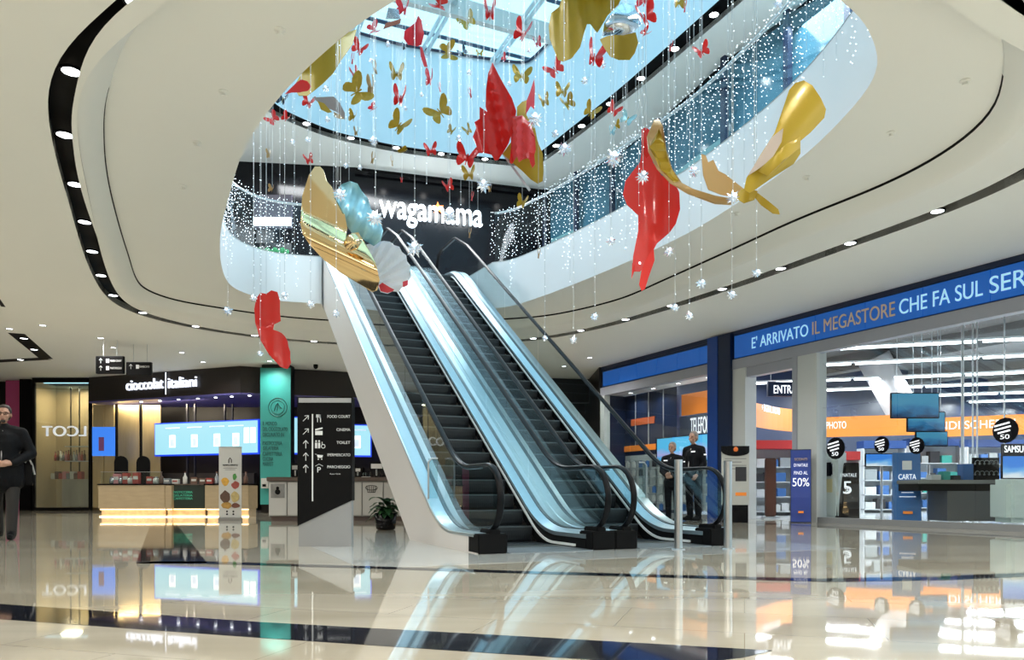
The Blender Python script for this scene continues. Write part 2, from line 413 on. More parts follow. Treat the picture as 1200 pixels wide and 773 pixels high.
# fascia of the upper floor slab and the floor upstairs
fa_ = ribbon([z3(notched, SZ), z3(notched, UZ)], 'trim_4', M_white); fa_['kind'] = 'structure'
UF = [(-12, 2), (12, 2), (12, 12), (8, 24), (-12, 24)]
fu = poly_plate(UF, [[tuple(p) for p in notched]], UZ, 'floor', M_pale, None, -.02); fu['kind'] = 'structure'

# glass guard upstairs: panes, rail and a curtain of small lights
gd = thing('glass_guard', 'curved clear glass guard with thin metal rail around the upper floor opening', 'guard', (openc[0].x, openc[0].y, UZ))
gl = offset(notched, -.06*sg2)
runs = []; cur = []
for i in range(220):
    if flag[i] or flag[(i+1) % 220]:
        if cur: runs.append(cur)
        cur = []
    else: cur.append(i)
if cur:
    if runs and runs[0][0] == 0 and not flag[0]: runs[0] = cur+runs[0]
    else: runs.append(cur)
for rn in runs:
    pts = [gl[i] for i in rn]
    for a in range(0, len(pts)-1, 7):
        seg = pts[a:a+8]
        if len(seg) < 2: continue
        mb = MB(); n = len(seg)
        for p in seg: mb.v += [(p.x, p.y, UZ-.02), (p.x, p.y, UZ+1.05)]
        mb.f = [(2*i, 2*i+2, 2*i+3, 2*i+1) for i in range(n-1)]
        mb.build('pane', M_guard, gd, True, True)
    MB().tube([(p.x, p.y, UZ+1.07) for p in pts], .025, 8).build('rail', M_steel, gd, True, True)
mb = MB(); rnd = random.Random(3)
OCT = [(1, 0, 0), (-1, 0, 0), (0, 1, 0), (0, -1, 0), (0, 0, 1), (0, 0, -1)]
OF = [(0, 2, 4), (2, 1, 4), (1, 3, 4), (3, 0, 4), (2, 0, 5), (1, 2, 5), (3, 1, 5), (0, 3, 5)]
def octa(mb, x, y, z, r): mb.add([(x+a*r, y+b*r, z+c*r) for a, b, c in OCT], OF)
gi = offset(notched, .05*sg2)
for rn in runs:
    for a, b in zip(rn, rn[1:]):
        p, q = gi[a], gi[b]; L_ = (q-p).length
        k = 2 if rnd.random() < .9 else 1
        for j in range(k):
            base = p.lerp(q, (j+rnd.random()*.4)/k)
            if base.y < 5.9: continue
            drop = rnd.choice([.5, .8, 1.0, 1.15, 1.3, 1.8])
            z = UZ+1.12-rnd.random()*.06
            while z > UZ+1.12-drop:
                if rnd.random() < .9: octa(mb, base.x+rnd.uniform(-.03, .03), base.y+rnd.uniform(-.03, .03), z, .0052+.0003*base.y)
                z -= rnd.uniform(.045, .10)
cur_ = mb.build('light_curtain', M_led2); tag(cur_, 'dense curtain of tiny white lights draped over the upper glass guard', 'lights', None, 'stuff')

# upper gallery: ceiling with its own black slot, walls, skylight well
sky = [(.42, 19.05), (-.9, 18.75), (-2.8, 18.2), (-4.2, 17.45), (-5.1, 16.4), (-5.35, 15.2), (-5.1, 13.2), (-4.2, 10.5), (-2.8, 8.2), (-.8, 6.3), (2, 5.4), (4.3, 6.0), (5.0, 8.0), (4.6, 10.4), (3.55, 12.8), (2.27, 15.6), (.95, 18.1)]
sky = [Vector(p) for p in sky]
def lin(c, n=8): return [c[i].lerp(c[(i+1) % len(c)], j/n) for i in range(len(c)) for j in range(n)]
sky = smooth_loop(lin(sky), 5)
s3 = 1 if sum(a.x*b.y-b.x*a.y for a, b in zip(sky, sky[1:]+sky[:1])) > 0 else -1
sky_o = offset(sky, -.36*s3)
uc = poly_plate([(-14, -2), (14, -2), (14, 25), (-14, 25)], [[tuple(p) for p in sky_o]], U2, 'ceiling', M_ceil, None, .1); uc['kind'] = 'structure'
t5 = ribbon([z3(sky_o, U2), z3(sky_o, U2+.12), z3(sky, U2+.12), z3(sky, U2-.02), z3(offset(sky, .04*s3), U2-.02)], 'trim_5', M_black, smooth=False); t5['kind'] = 'structure'
wl = ribbon([z3(offset(sky, .04*s3), U2-.02), z3(offset(sky, .04*s3), 11.46)], 'wall_skylight', mat('well_paint', (.74, .87, .95), .6)); wl['kind'] = 'structure'  # pale blue base colour stands in for cyan skylight on the walls
rim = MB().tube([(p.x, p.y, 11.42) for p in offset(sky, .08*s3)], .035, 6, closed=True).build('trim_6', M_navy); rim['kind'] = 'structure'
# skylight roof: bars square to the escalators
M_bar = mat('skylight_bar', (.30, .45, .52), .4); M_tubeb = mat('skylight_tube', (.62, .78, .84), .3)
sk = thing('window_1', None, None, (0, 12, 11.5)); sk['kind'] = 'structure'
mb = MB().box(-9, 9, 2, 24, 11.70, 11.71); mb.build('pane', M_roof, sk, True)
for k in range(-1, 8):
    a = ESO+TD*(1.2*k*1.9+1.0)
    MB().tube([(a.x-8*TP.x, a.y-8*TP.y, 11.62), (a.x+9*TP.x, a.y+9*TP.y, 11.62)], .045, 6).build('glazing_bar', mat('dark_bar', (.02, .05, .10), .4), sk, True)
for k in range(-4, 6):
    a = ESO+TP*(1.72*k+.75)
    for d_ in (-.07, .07):
        MB().tube([(a.x-4*TD.x+d_, a.y-4*TD.y, 11.35), (a.x+13*TD.x+d_, a.y+13*TD.y, 11.35)], .05, 8).build('truss_tube', M_tubeb, sk, True, True)
a = ESO+TD*8.4
MB().extr([(a.x-9*TP.x, a.y-9*TP.y, 11.1), (a.x+9*TP.x, a.y+9*TP.y, 11.1), (a.x+9*TP.x, a.y+9*TP.y, 11.5), (a.x-9*TP.x, a.y-9*TP.y, 11.5)], (-.06, .15, 0)).build('roof_beam', mat('roof_beam', (.55, .58, .56), .5), sk, True)

# upper walls
M_uwall = mat('gallery_shop_glass', (.06, .17, .24), .12, noise=.5, nscale=.7, aniso=(1, 1, .2))
upw = [(-7.9, 12.0), (-8.2, 18.9), (-4.05, 19.4), (1.07, 20.9), (2.66, 18.6), (3.45, 16.9), (4.27, 14.5), (4.98, 13.1), (6.0, 10.6), (7.6, 6.0)]
def wallseg(name, a, b, z0, z1, m, th=.15, parent=None):
    a = Vector(a); b = Vector(b); t = (b-a).normalized(); n = Vector((-t.y, t.x))*th     # thickness on the left of a->b
    o = MB().prism([tuple(a), tuple(b), tuple(b+n), tuple(a+n)], z0, z1).build(name, m, parent, bool(parent))
    if not parent: o['kind'] = 'structure'
    return o
wallseg('wall_gallery_left', upw[0], upw[1], UZ, U2, M_black)
wallseg('wall_gallery_far', upw[1], upw[2], UZ, U2, M_blackg)
wallseg('wall_gallery_far', upw[2], upw[3], UZ, U2, M_blackg)
M_teal = mat('gallery_teal_panel', (.20, .40, .42), .3); M_vio = mat('gallery_violet_poster', (.20, .05, .25), .4)
for i in range(3, 9):
    wl_ = wallseg('wall_gallery_right', upw[i], upw[i+1], UZ, U2, M_uwall)
    a = Vector(upw[i]); b = Vector(upw[i+1]); L_ = (b-a).length; k = max(1, int(L_/1.3)); t = (b-a).normalized(); n = Vector((t.y, -t.x))
    for j in range(k):
        p = a+t*(L_*j/k+.1); q = p+t*(L_/k-.2)
        wallseg('shop_panel', q+n*.03, p+n*.03, UZ+.1, UZ+2.0, M_teal if (i+j) % 2 else M_uwall, .02, wl_)
        if (i+j) % 3 == 0: wallseg('poster', p+t*.7+n*.07, p+t*.3+n*.07, UZ+1.0, UZ+1.9, M_vio, .02, wl_)
        wallseg('column', p+n*.12-t*.1, p+n*.12-t*.22, UZ, U2, M_navy, .1, wl_)
# band under the gallery ceiling
for i in range(2, 9):
    a = Vector(upw[i]); b = Vector(upw[i+1]); t = (b-a).normalized(); n = Vector((t.y, -t.x))
    wallseg('trim_7', b+n*.16, a+n*.16, U2-.16, U2-.10, M_black, .03)
# lit kiosk and food display seen through the far left of the gallery
kb = thing('gallery_kiosk', 'white-topped food kiosk glowing behind the upper guard at far left', 'kiosk', (-5.75, 18.2, UZ))
MB().box(-6.15, -5.25, 17.9, 18.5, UZ, UZ+.95).build('counter', M_blackg, kb, True)
MB().box(-6.1, -5.3, 17.86, 17.9, UZ+.35, UZ+.62).build('display', mat('kiosk_display', (.6, .7, .75), .4, emit=(.7, .9, 1), es=.35), kb, True)
mb = MB()
for k in range(9): mb.sph((-6.08+.09*k, 17.85, UZ+.72+.04*(k % 2)), .07, 6, 5)
mb.build('foliage', mat('kiosk_green', (.05, .35, .12), .6), kb, True)
MB().box(-6.15, -5.25, 17.85, 17.9, UZ+1.35, UZ+1.55).build('menu_light', mat('kiosk_menu', (.8, .8, .8), .4, emit=(.8, .9, 1), es=.6), kb, True)
MB().box(-6.15, -5.25, 17.9, 18.0, UZ+1.3, UZ+2.1).build('menu_board', mat('kiosk_board', (.06, .05, .08), .4), kb, True)
for x in (-6.13, -5.27): MB().box(x-.02, x+.02, 17.93, 17.97, UZ+.9, UZ+1.35).build('post', M_black, kb, True)
# restaurant sign upstairs
a = Vector(upw[2]); b = Vector(upw[3]); t = (b-a).normalized(); ang = math.atan2(t.y, t.x)
M_sign = mat('sign_glow', (1, 1, 1), .5, emit=(.75, .88, 1), es=1.6)
sgn = thing('restaurant_sign', 'large glowing white restaurant sign on black wall above the escalator landing', 'sign')
c0 = Vector(((506-600)/F*19.9, 19.9)); text('lettering', 'wagamama', (c0.x, c0.y, CAM_Z+(575-255)/F*19.9), ang, 2.75, .62, M_sign, sgn, extr=.05)
mb = MB(); q = Vector(((513-600)/F*19.95, 19.95)); zc = CAM_Z+(575-243)/F*19.95
mb.extr([(q.x+math.cos(PI/2+i*PI/5)*(.16 if i % 2 == 0 else .065), q.y, zc+math.sin(PI/2+i*PI/5)*(.16 if i % 2 == 0 else .065)) for i in range(10)], (0, .04, 0))
mb.build('star', mat('star_orange', (1, .3, .05), .5, emit=(1, .22, .04), es=1), sgn, True)

# closing walls of the hall
for nm, a, b in (('wall_left', (-26, -10), (-26, 26)), ('wall_back', (18.9, -10), (-26, -10)), ('wall_far', (-26, 26.4), (2.6, 26.4))):
    wallseg(nm, b, a, 0, CZ, mat('hall_wall', (.42, .38, .33), .5) if nm != 'wall_far' else M_darkwall)
wallseg('wall_far', (2.55, 26.4), (2.64, 22.8), 0, CZ, M_darkwall)
o = MB().box(12, 12.2, 2, 24, UZ, U2).build('wall_gallery_side', M_black); o['kind'] = 'structure'
o = MB().box(-12, 12, 1.8, 2, UZ, U2).build('wall_gallery_near', M_white); o['kind'] = 'structure'

# ------------------------------------------------------------------ downlights
dl_rim = None; dl_lens = None
def downlight(p, z, label, group, W, r=.085, size=150, rimc=True):
    global dl_rim, dl_lens
    if dl_rim is None:
        dl_rim = MB().lathe((0, 0, 0), [(.082, 0), (.10, -.006), (.10, .02), (.082, .02)], 20).mesh('rim', M_black)
        dl_lens = MB().cyl((0, 0), .08, .0, .012, 18).mesh('lens', M_lamp)
        dl_rimw = None
    t = thing('downlight', label, 'lamp', (p[0], p[1], z), 0, group); t.scale = (r/.085,)*3
    link('rim', dl_rim, t); link('lens', dl_lens, t)
    if W:
        l = bpy.data.lights.get('spot%d' % int(W)) or bpy.data.lights.new('spot%d' % int(W), 'SPOT')
        l.energy = W; l.spot_size = math.radians(size); l.spot_blend = .9; l.shadow_soft_size = .07; l.color = (1, .975, .92)
        o = bpy.data.objects.new('beam', l); C.objects.link(o); o.parent = t; o.location = (0, 0, -.03)
    return t
tot = sum((ringc[i]-ringc[i-1]).length for i in range(200)); k0 = min(range(200), key=lambda i: (ringc[i]-Vector((-4.06, 6.81))).length)
rc = ringc[k0:]+ringc[:k0]; nl = round(tot/1.45)
pts = resample(rc, nl)
left = [p for p in pts if p.x < -4]; far = [p for p in pts if p.x >= -4 and p.y > 16.9]; right = [p for p in pts if p.x > -1 and p.y <= 16.9 and p.y > 6.2]
near = [p for p in pts if p not in left and p not in far and p not in right]
for nm, lst, key in (('left arm', left, lambda p: p.y), ('far curve', far, lambda p: p.x), ('right arm', right, lambda p: -p.y), ('near curve overhead', near, lambda p: p.x)):
    lst.sort(key=key)
    for i, p in enumerate(lst):
        st = {'left arm': 'from the camera end', 'far curve': 'from the left', 'right arm': 'from the far end', 'near curve overhead': 'from the left'}[nm]
        downlight(p, CZ+.015, '%s downlight %s in the %s of the black oval slot' % (ORD[i], st, nm), 'downlights in the oval black slot', RING_W)
so_c = offset(sky, -.18*s3); tt = resample(so_c, 34); q = 0
for i, p in enumerate(sorted(tt, key=lambda p: math.atan2(p.y-13, p.x))):
    if p.y < 6: continue
    q += 1
    downlight(p, U2+.02, '%s downlight counterclockwise around the black skylight slot' % (ORD[q-1] if q <= 24 else 'past twenty-four, the '+ORD[q-25]), 'downlights around the skylight', 16)
cl = [((11, 385), 'far left ceiling, nearest the frame edge'), ((50, 381), 'left ceiling, left of the hanging signs'), ((118, 396), 'left ceiling, just above the first hanging sign'), ((133, 407), 'left ceiling, between the hanging sign wires'),
      ((213, 413), 'left ceiling, above the cafe name'), ((238, 424), 'left ceiling, closest to the cafe front'), ((316, 423), 'ceiling, above the teal banner'), ((465, 421), 'ceiling, seen through the left escalator glass'), ((661, 429), 'ceiling, far behind the right handrail'), ((691, 419), 'ceiling, just left of the electronics store'), ((176, 373), None)]
for (a, b), l_ in cl:
    if l_ is None: continue
    D = 3304/(575-b); p = P(a, b, D); downlight(p, CZ-.004, 'small round downlight in the '+l_, 'downlights in the plain ceiling', DOWN_W, .07)
for _k, (x, y) in enumerate(((-9, 2), (-5, 0), (0, 0), (5, 1), (9, 6), (-11, 12), (10, 0), (0, 3.0))):
    downlight((x, y), CZ-.004, 'plain ceiling downlight out of view, %s of its kind' % ORD[_k], 'downlights out of view', DOWN_W, .07)
# sprinkler roses on the soffit
for i, (a, b) in enumerate([(328, 35), (262, 107), (231, 167), (215, 218), (1131, 94), (1044, 155), (945, 207), (863, 249)]):
    D = F*(SZ-CAM_Z)/(575-b); p = P(a, b, D)
    side = 'left' if i < 4 else 'right'
    o = MB().lathe((0, 0, 0), [(.045, 0), (.05, -.008), (.02, -.02), (.018, -.04), (.03, -.045), (.03, -.05)], 14).build('sprinkler_head', M_ceil)
    o.location = (p.x, p.y, SZ); tag(o, 'tiny round sprinkler rose on the %s soffit, %s from the camera' % (side, ORD[i % 4]), 'sprinkler', 'sprinkler roses on the soffit')
# angular black slot on the far left ceiling
mb = MB()
for a, b, w_ in (((-11.8, 17.9), (-13.2, 21.3), .34), ((-13.2, 21.3), (-17.5, 22.4), .34), ((-9.9, 14.4), (-10.35, 15.3), .07)):
    mb.prism(strip_poly(a, b, w_), CZ-.006, CZ+.02)
o = mb.build('trim_8', M_black); o['kind'] = 'structure'
for i, (a, b) in enumerate(((28, 396), (40, 409), (24, 421))):
    D = 3304/(575-b); p = P(a, b, D); downlight(p, CZ-.012, '%s downlight in the short angled black slot at far left' % ORD[i], 'downlights in the angled slot', 18)
# small camera dome
p = P(370, 427, 3304/(575-427)); o = MB().lathe((0, 0, 0), [(.07, 0), (.07, -.06), (.055, -.10), (.02, -.13)], 14).build('camera_dome', M_black); o.location = (p.x, p.y, CZ)
tag(o, 'small black security camera dome under the ceiling beside the escalator panel', 'security camera')

# ================================================================== ESCALATORS
def ramp(s, s0, s1, z0, w=.32, k=.70):
    def half(x):      # smooth ramp start
        if x < -w: return 0
        if x > w: return x
        return (x+w)**2/(4*w)
    return z0+k*(half(s-s0)-half(s-s1))
RISE = 5.6
zr = lambda s: ramp(s, 1.10, 9.10, .93, .35)
zd = lambda s: ramp(s, 1.26, 9.26, .21, .45)
zs = lambda s: ramp(s, 1.20, 9.20, 0., .30)
zt = lambda s: max(0., .7*(s-2.5)) if s < 9.45 else .7*6.95
def ss(a, b, extra=()):
    v = {a, b, *[e for e in extra if a < e < b]}
    x = a
    while x < b:
        v.add(round(x, 4)); x += .1 if (x < 2.1 or x > 8.5) else .8
    return sorted(v)
def sweep(mb, sec, a, b, extra=()):
    """closed cross-section swept along the stair: sec(s) -> [(t, z), ...]"""
    S = ss(a, b, extra); n = len(sec(S[0])); base = len(mb.v); vs_ = []; fs = []
    for s in S: vs_ += [(t, s, z) for t, z in sec(s)]
    for i in range(len(S)-1):
        for k in range(n):
            l = (k+1) % n; fs.append((i*n+k, i*n+l, (i+1)*n+l, (i+1)*n+k))
    fs += [tuple(range(n-1, -1, -1)), tuple(range((len(S)-1)*n, len(S)*n))]
    return mb.add(vs_, fs)
def rail_path():
    R_ = .36; cz = .93-R_; pts = []
    for k in range(0, 13):
        th = -PI*.42+(PI*.92)*k/12          # from the block up around the newel
        pts.append((.22-R_*math.cos(th)*1.0, cz+R_*math.sin(th)))
    pts = [(.24, .16), (.13, .24)]+pts[1:]
    S = [x for x in ss(.3, 10.3)]
    pts += [(s, zr(s)) for s in S]
    for k in range(1, 11):
        th = PI*.5-(PI*.9)*k/10; pts.append((10.3+R_*math.cos(th), RISE+cz+R_*math.sin(th)))
    return pts
RP = rail_path()
step_me = None
def escalator(name, label, x0, x1, left_w, right_w, left_panel, mid_gap):
    """x0, x1: rail lines; left_w / right_w: how far the outer decks reach"""
    root = thing('escalator', label, 'escalator', (ESO.x, ESO.y, 0), ESR, 'pair of escalators')
    for side, x, o_ in ((-1, x0, left_w), (1, x1, right_w)):
        I = -side            # direction towards the steps
        # deck in three strips: outer, glass seal, inner sloping
        mb = MB(); sweep(mb, lambda s: [(x-I*o_, zd(s)-.04), (x-I*.03, zd(s)-.04), (x-I*.03, zd(s)), (x-I*(o_-.012), zd(s)), (x-I*o_, zd(s)-.012)], .12, 9.7); mb.build('outer_deck', M_deck, root)
        mb = MB(); sweep(mb, lambda s: [(x-I*.03, zd(s)-.04), (x+I*.02, zd(s)-.04), (x+I*.02, zd(s)+.008), (x-I*.03, zd(s)+.008)], .10, 9.72); mb.build('glass_seal', M_decke, root)
        mb = MB(); sweep(mb, lambda s: [(x+I*.02, zd(s)-.05), (x+I*.135, zd(s)-.09), (x+I*.135, zd(s)-.045), (x+I*.02, zd(s)-.003)], .12, 9.7); mb.build('inner_deck', M_deck, root)
        mb = MB(); sweep(mb, lambda s: [(x+I*.12, zs(s)-.12), (x+I*.134, zs(s)-.12), (x+I*.134, zd(s)-.05), (x+I*.12, zd(s)-.05)], .12, 9.7); mb.build('skirt', M_black, root)
        mb = MB(); sweep(mb, lambda s: [(x+I*.134, zs(s)+.020), (x+I*.155, zs(s)+.020), (x+I*.155, zs(s)+.048), (x+I*.134, zs(s)+.048)], .35, 9.5); mb.build('brush_strip', mat('white_strip', (.80, .82, .82), .35), root)
        # glass: panes butted with thin joints
        for a, b in ((.10, 1.9), (1.915, 3.4), (3.415, 4.9), (4.915, 6.4), (6.415, 7.9), (7.915, 9.4), (9.415, 10.35)):
            mb = MB(); S = ss(a, b)
            for s in S: mb.v += [(x, s, zd(s)+.005), (x, s, zr(s)-.03)]
            mb.f = [(2*i, 2*i+2, 2*i+3, 2*i+1) for i in range(len(S)-1)]
            if a < .2:      # rounded nose of the pane
                n = len(mb.v); R_ = .345; nose = [(x, .22-R_*math.cos(th)*.95, .57+R_*math.sin(th)) for th in [PI/2-PI*k/10 for k in range(11)]]
                mb.v += [(x, .1, zd(.1))]+[p for p in nose if p[1] < .1]
                mb.f.append(tuple(list(range(n, len(mb.v)))+[1, 0]))
            mb.build('glass_pane', M_glass, root)
        mb = MB(); mb.tube([(x, s, z) for s, z in RP], .022, 10, rx=.04); mb.smooth = True; mb.build('handrail', M_rubber, root)
        mb = MB(); mb.tube([(x, s, z-.032) for s, z in RP if s > .3 and s < 10.3], .009, 6, rx=.02); mb.build('rail_guide', mat('rail_guide', (.12, .15, .18), .35, .7), root)
        # end block
        lo = x-I*o_; hi = x+I*.13
        mb = MB(); mb.bbox(min(lo, hi)+.002, max(lo, hi)-.002, -.02, .28, .0, .205, .012); mb.bbox(x-.06, x+.06, -.0, .3, .19, .25, .012); mb.build('newel_block', M_black, root)
        # side cladding down to the floor
        if side == -1 and left_panel or side == 1:
            xo = x-I*(o_-.004); xi = x-I*(o_-.03)
            if side == 1 and mid_gap: xo, xi = x+.004, x+.03
            if not (side == 1 and mid_gap):
                mb = MB(); S = ss(.28, 9.45, (2.5,))
                sweep(mb, lambda s: [(xo, zt(s)), (xi, zt(s)), (xi, zd(s)-.03), (xo, zd(s)-.03)], .02, 9.45, (2.5, 2.51)); mb.build('side_panel', M_truss, root)
    # truss soffit and lower drum
    mb = MB(); xa = x0-left_w+.03; xb = x1+right_w-.03
    sweep(mb, lambda s: [(xa, zt(s)+.0), (xb, zt(s)+.0), (xb, zt(s)+.03), (xa, zt(s)+.03)], 2.5, 9.45); mb.build('truss_soffit', M_truss, root)
    # landing plate, comb, steps
    xm0 = x0+.14; xm1 = x1-.14
    MB().box(xm0, xm1, -.05, .62, 0, .008).build('landing_plate', mat('landing_plate', (.20, .21, .22), .4, .8, noise=.2, nscale=40), root)
    mb = MB().box(xm0, xm1, .62, .74, 0, .012)
    for k in range(24): mb.box(xm0+.01+k*(xm1-xm0-.03)/23, xm0+.02+k*(xm1-xm0-.03)/23, .74, .79, 0, .01)
    mb.build('comb_plate', mat('comb_yellow', (.10, .10, .09), .4, .5), root)
    global step_me
    if step_me is None:
        mb = MB(); wd = xm1-xm0-.01
        mb.box(0, wd, 0, .40, -.02, 0)                                             # tread
        pr = [(0, -.0), (-.006, -.05), (.0, -.11), (.02, -.17), (.05, -.215)]            # curved riser
        for (y0, z0), (y1, z1) in zip(pr, pr[1:]): mb.add([(0, y0, z0), (wd, y0, z0), (wd, y1, z1), (0, y1, z1)], [(0, 1, 2, 3)])
        for k in range(34):                                                        # grooves of tread and riser as ribs
            xx = .01+k*(wd-.03)/33
            mb.add([(xx, -.010, 0), (xx+.012, -.010, 0), (xx+.012, -.010, -.16), (xx, -.010, -.16), (xx, .38, .004), (xx+.012, .38, .004), (xx+.012, -.01, .004), (xx, -.01, .004)], [(0, 1, 2, 3), (4, 5, 6, 7)])
        step_me = mb.mesh('step', M_step)
        mb = MB().box(0, wd, -.012, .004, -.012, .006); nose_me = mb.mesh('step_edge', M_nose)
        escalator.nose = nose_me
    tread = .2/.70
    n = 0; s = 1.2-2*.285714
    while s < 9.35:
        z = 0. if s < 1.0 else min(RISE, round((.7*(s-1.2))/.2)*.2)
        o = link('step', step_me, root); o.location = (xm0+.005, s, max(0.004, z)); 
        o2 = link('step_edge', escalator.nose, o)
        s += tread
    MB().box(xm0, xm1, 9.3, 10.6, RISE-.02, RISE+.006).build('landing_plate', M_decke, root)
    return root
def deck_fins(root, x, o_, I):
    for s in (1.75,):
        z = zd(s); q = MB(); a, b = x-I*.05, x-I*(o_-.03)
        q.box(min(a, b), max(a, b), s, s+.012, z-.05, z+.50); q.build('deck_fin', M_glass, root)
        MB().tube([(b, s+.006, z-.05), (b, s+.006, z+.46), (b+I*.04, s+.006, z+.50), (a, s+.006, z+.50)], .012, 8).build('fin_rim', M_steel, root)
e1 = escalator('e1', 'left escalator of the pair, with a pale grey side panel down to the floor', 0, 1.27, .20, .165, True, False)
e2 = escalator('e2', 'right escalator of the pair, nearer the electronics store and steel posts', 1.60, 2.87, .165, .20, False, False)
deck_fins(e1, 0, .20, 1); deck_fins(e2, 2.87, .20, -1)

# ================================================================== ELECTRONICS STORE ON THE RIGHT
def W2(u, v, z): x, y = fpt(u, v); return Vector((x, y, z))
def SU(px, v=0.):
    k = (px-600)/F; return (k*(22.8+.4427*v)-2.72-.8967*v)/(.4427+.8967*k)
def SD_(u, v=0.): return 22.8-.8967*u+.4427*v          # distance from the camera plane
def SZ_(py, u, v=0.): return CAM_Z+(575-py)/F*SD_(u, v)
MS = Matrix.Translation((FA[0], FA[1], 0)) @ Matrix.Rotation(EA, 4, 'Z')
def smb(): m = MB(); m.M = MS; return m               # builder in store coordinates (along, into, up)
wr = thing('wall_right', None, None, (FA[0], FA[1], 0), EA); wr['kind'] = 'structure'
def sbox(name, u0, u1, v0, v1, z0, z1, m, parent=None, bev=0):
    q = smb(); q.bbox(u0, u1, v0, v1, z0, z1, bev) if bev else q.box(u0, u1, v0, v1, z0, z1)
    return q.build(name, m, parent, bool(parent))
M_pier = mat('white_pier', (.55, .58, .58), .4, noise=.02, nscale=2)
M_plinth = mat('grey_plinth', (.23, .24, .25), .35)
sbox('navy_band', 0, 21, -.02, .35, 4.30, 4.40, M_navy, wr)
sbox('navy_backing', 0, 21, .0, .35, 3.74, 4.32, M_navy, wr)
k = 0; u = .16
while u < 4.7:
    sbox('sign_panel', u, u+.86, -.06, 0, 3.80, 4.22, M_blue, wr); u += .875
u = 5.75
while u < 20:
    sbox('sign_panel', u, u+1.17, -.06, 0, 3.76, 4.27, M_blue, wr); u += 1.185
sbox('frame_beam', 0, 4.84, -.05, .15, 3.52, 3.76, M_lilac, wr); sbox('frame_beam', 5.67, 21, -.05, .15, 3.50, 3.73, M_lilac, wr)
sbox('frame_post', -.0, .22, -.05, .15, 0, 3.52, M_pier, wr)
sbox('blue_pillar', 4.90, 5.25, -.14, .4, 0, 4.36, mat('cobalt_pillar', (.012, .06, .30), .3), wr)
sbox('navy_pillar', 5.25, 5.67, -.12, .4, 0, 4.36, M_navy, wr)
sbox('pier', 5.67, 6.08, -.04, .3, 0, 3.52, M_pier, wr)
sbox('pier', 7.60, 8.12, -.04, .25, 0, 3.52, M_pier, wr)
sbox('frame_post', 7.50, 7.62, -.07, .1, 0, 3.52, M_lilac, wr)
sbox('door_head', 6.08, 7.6, .0, .2, 3.28, 3.52, M_lilac, wr)
sbox('plinth', 8.12, 21, -.02, .14, 0, .11, M_plinth, wr); sbox('plinth', 0, 4.9, -.02, .14, 0, .06, M_plinth, wr)
M_lettb = mat('sign_lettering', (.45, .75, .9), .5, emit=(.35, .7, 1), es=.3); M_letto = mat('sign_lettering_tan', (.55, .42, .28), .5, emit=(.5, .38, .25), es=.1)
def sign_text(s, px0, px1, h, m, zc=4.01, v=-.075):
    u0 = SU(px0); u1 = SU(px1); p = W2((u0+u1)/2, v, zc); text('lettering', s, p, EA, u1-u0, h, m, wr, extr=.006)
sign_text("E' ARRIVATO", 884, 950, .26, M_lettb); sign_text('IL MEGASTORE', 955, 1052, .27, M_letto); sign_text('CHE FA SUL', 1057, 1155, .27, M_lettb); sign_text('SERIO', 1163, 1238, .28, M_lettb)
# panes
def pane(u0, u1, z0, z1, v=.05, name='window_2'):
    q = smb(); q.add([(u0, v, z0), (u1, v, z0), (u1, v, z1), (u0, v, z1)], [(0, 1, 2, 3)]); o = q.build(name, M_store); o['kind'] = 'structure'; return o
for a, b in ((.22, 2.5), (2.51, 4.88)): pane(a, b, .06, 3.52)
for a, b in ((8.12, 9.9), (9.91, 11.35), (11.36, 13.2), (13.21, 15.5), (15.51, 18)): pane(a, b, .11, 3.50, .05, 'window_3')
# shell of the store
M_sfloor = mat('store_floor', (.62, .66, .68), .12, noise=.03, nscale=1)
M_sceil = mat('store_concrete', (.16, .155, .15), .8, noise=.25, nscale=1.5)
sf = sbox('floor', .1, 22, .14, 26, -.01, .006, M_sfloor); sf['kind'] = 'structure'
sc_ = sbox('ceiling', -1, 22, .3, 26, 5.3, 5.4, M_sceil); sc_['kind'] = 'structure'
for i, v in enumerate((4, 9, 14, 19)):
    o = sbox('trim_9', -1, 22, v, v+.5, 4.75, 5.3, M_sceil); o['kind'] = 'structure'
sb = sbox('wall_store_far', -1, 22, 26, 26.2, 0, 5.4, mat('store_wall', (.45, .50, .52), .6)); sb['kind'] = 'structure'
sb = sbox('wall_store_side', -.2, 0, .2, 26, 0, 5.4, M_navy); sb['kind'] = 'structure'
sb = sbox('wall_store_side', 22, 22.2, .2, 26, 0, 5.4, mat('store_wall', (.3, .3, .3), .6)); sb['kind'] = 'structure'
sbox('upstand', 0, 21, .3, .4, 4.3, 5.4, M_white, wr)
# white inclined duct
dq = MB(); a = P(1035, 452, 24); b = P(1075, 520, 24); dq.tube([P(1024, 420, 24), P(1068, 500, 24)], .5, 14); dq.smooth = True
tag(dq.build('air_duct', M_white), 'thick white slanting air duct under the store ceiling', 'duct')
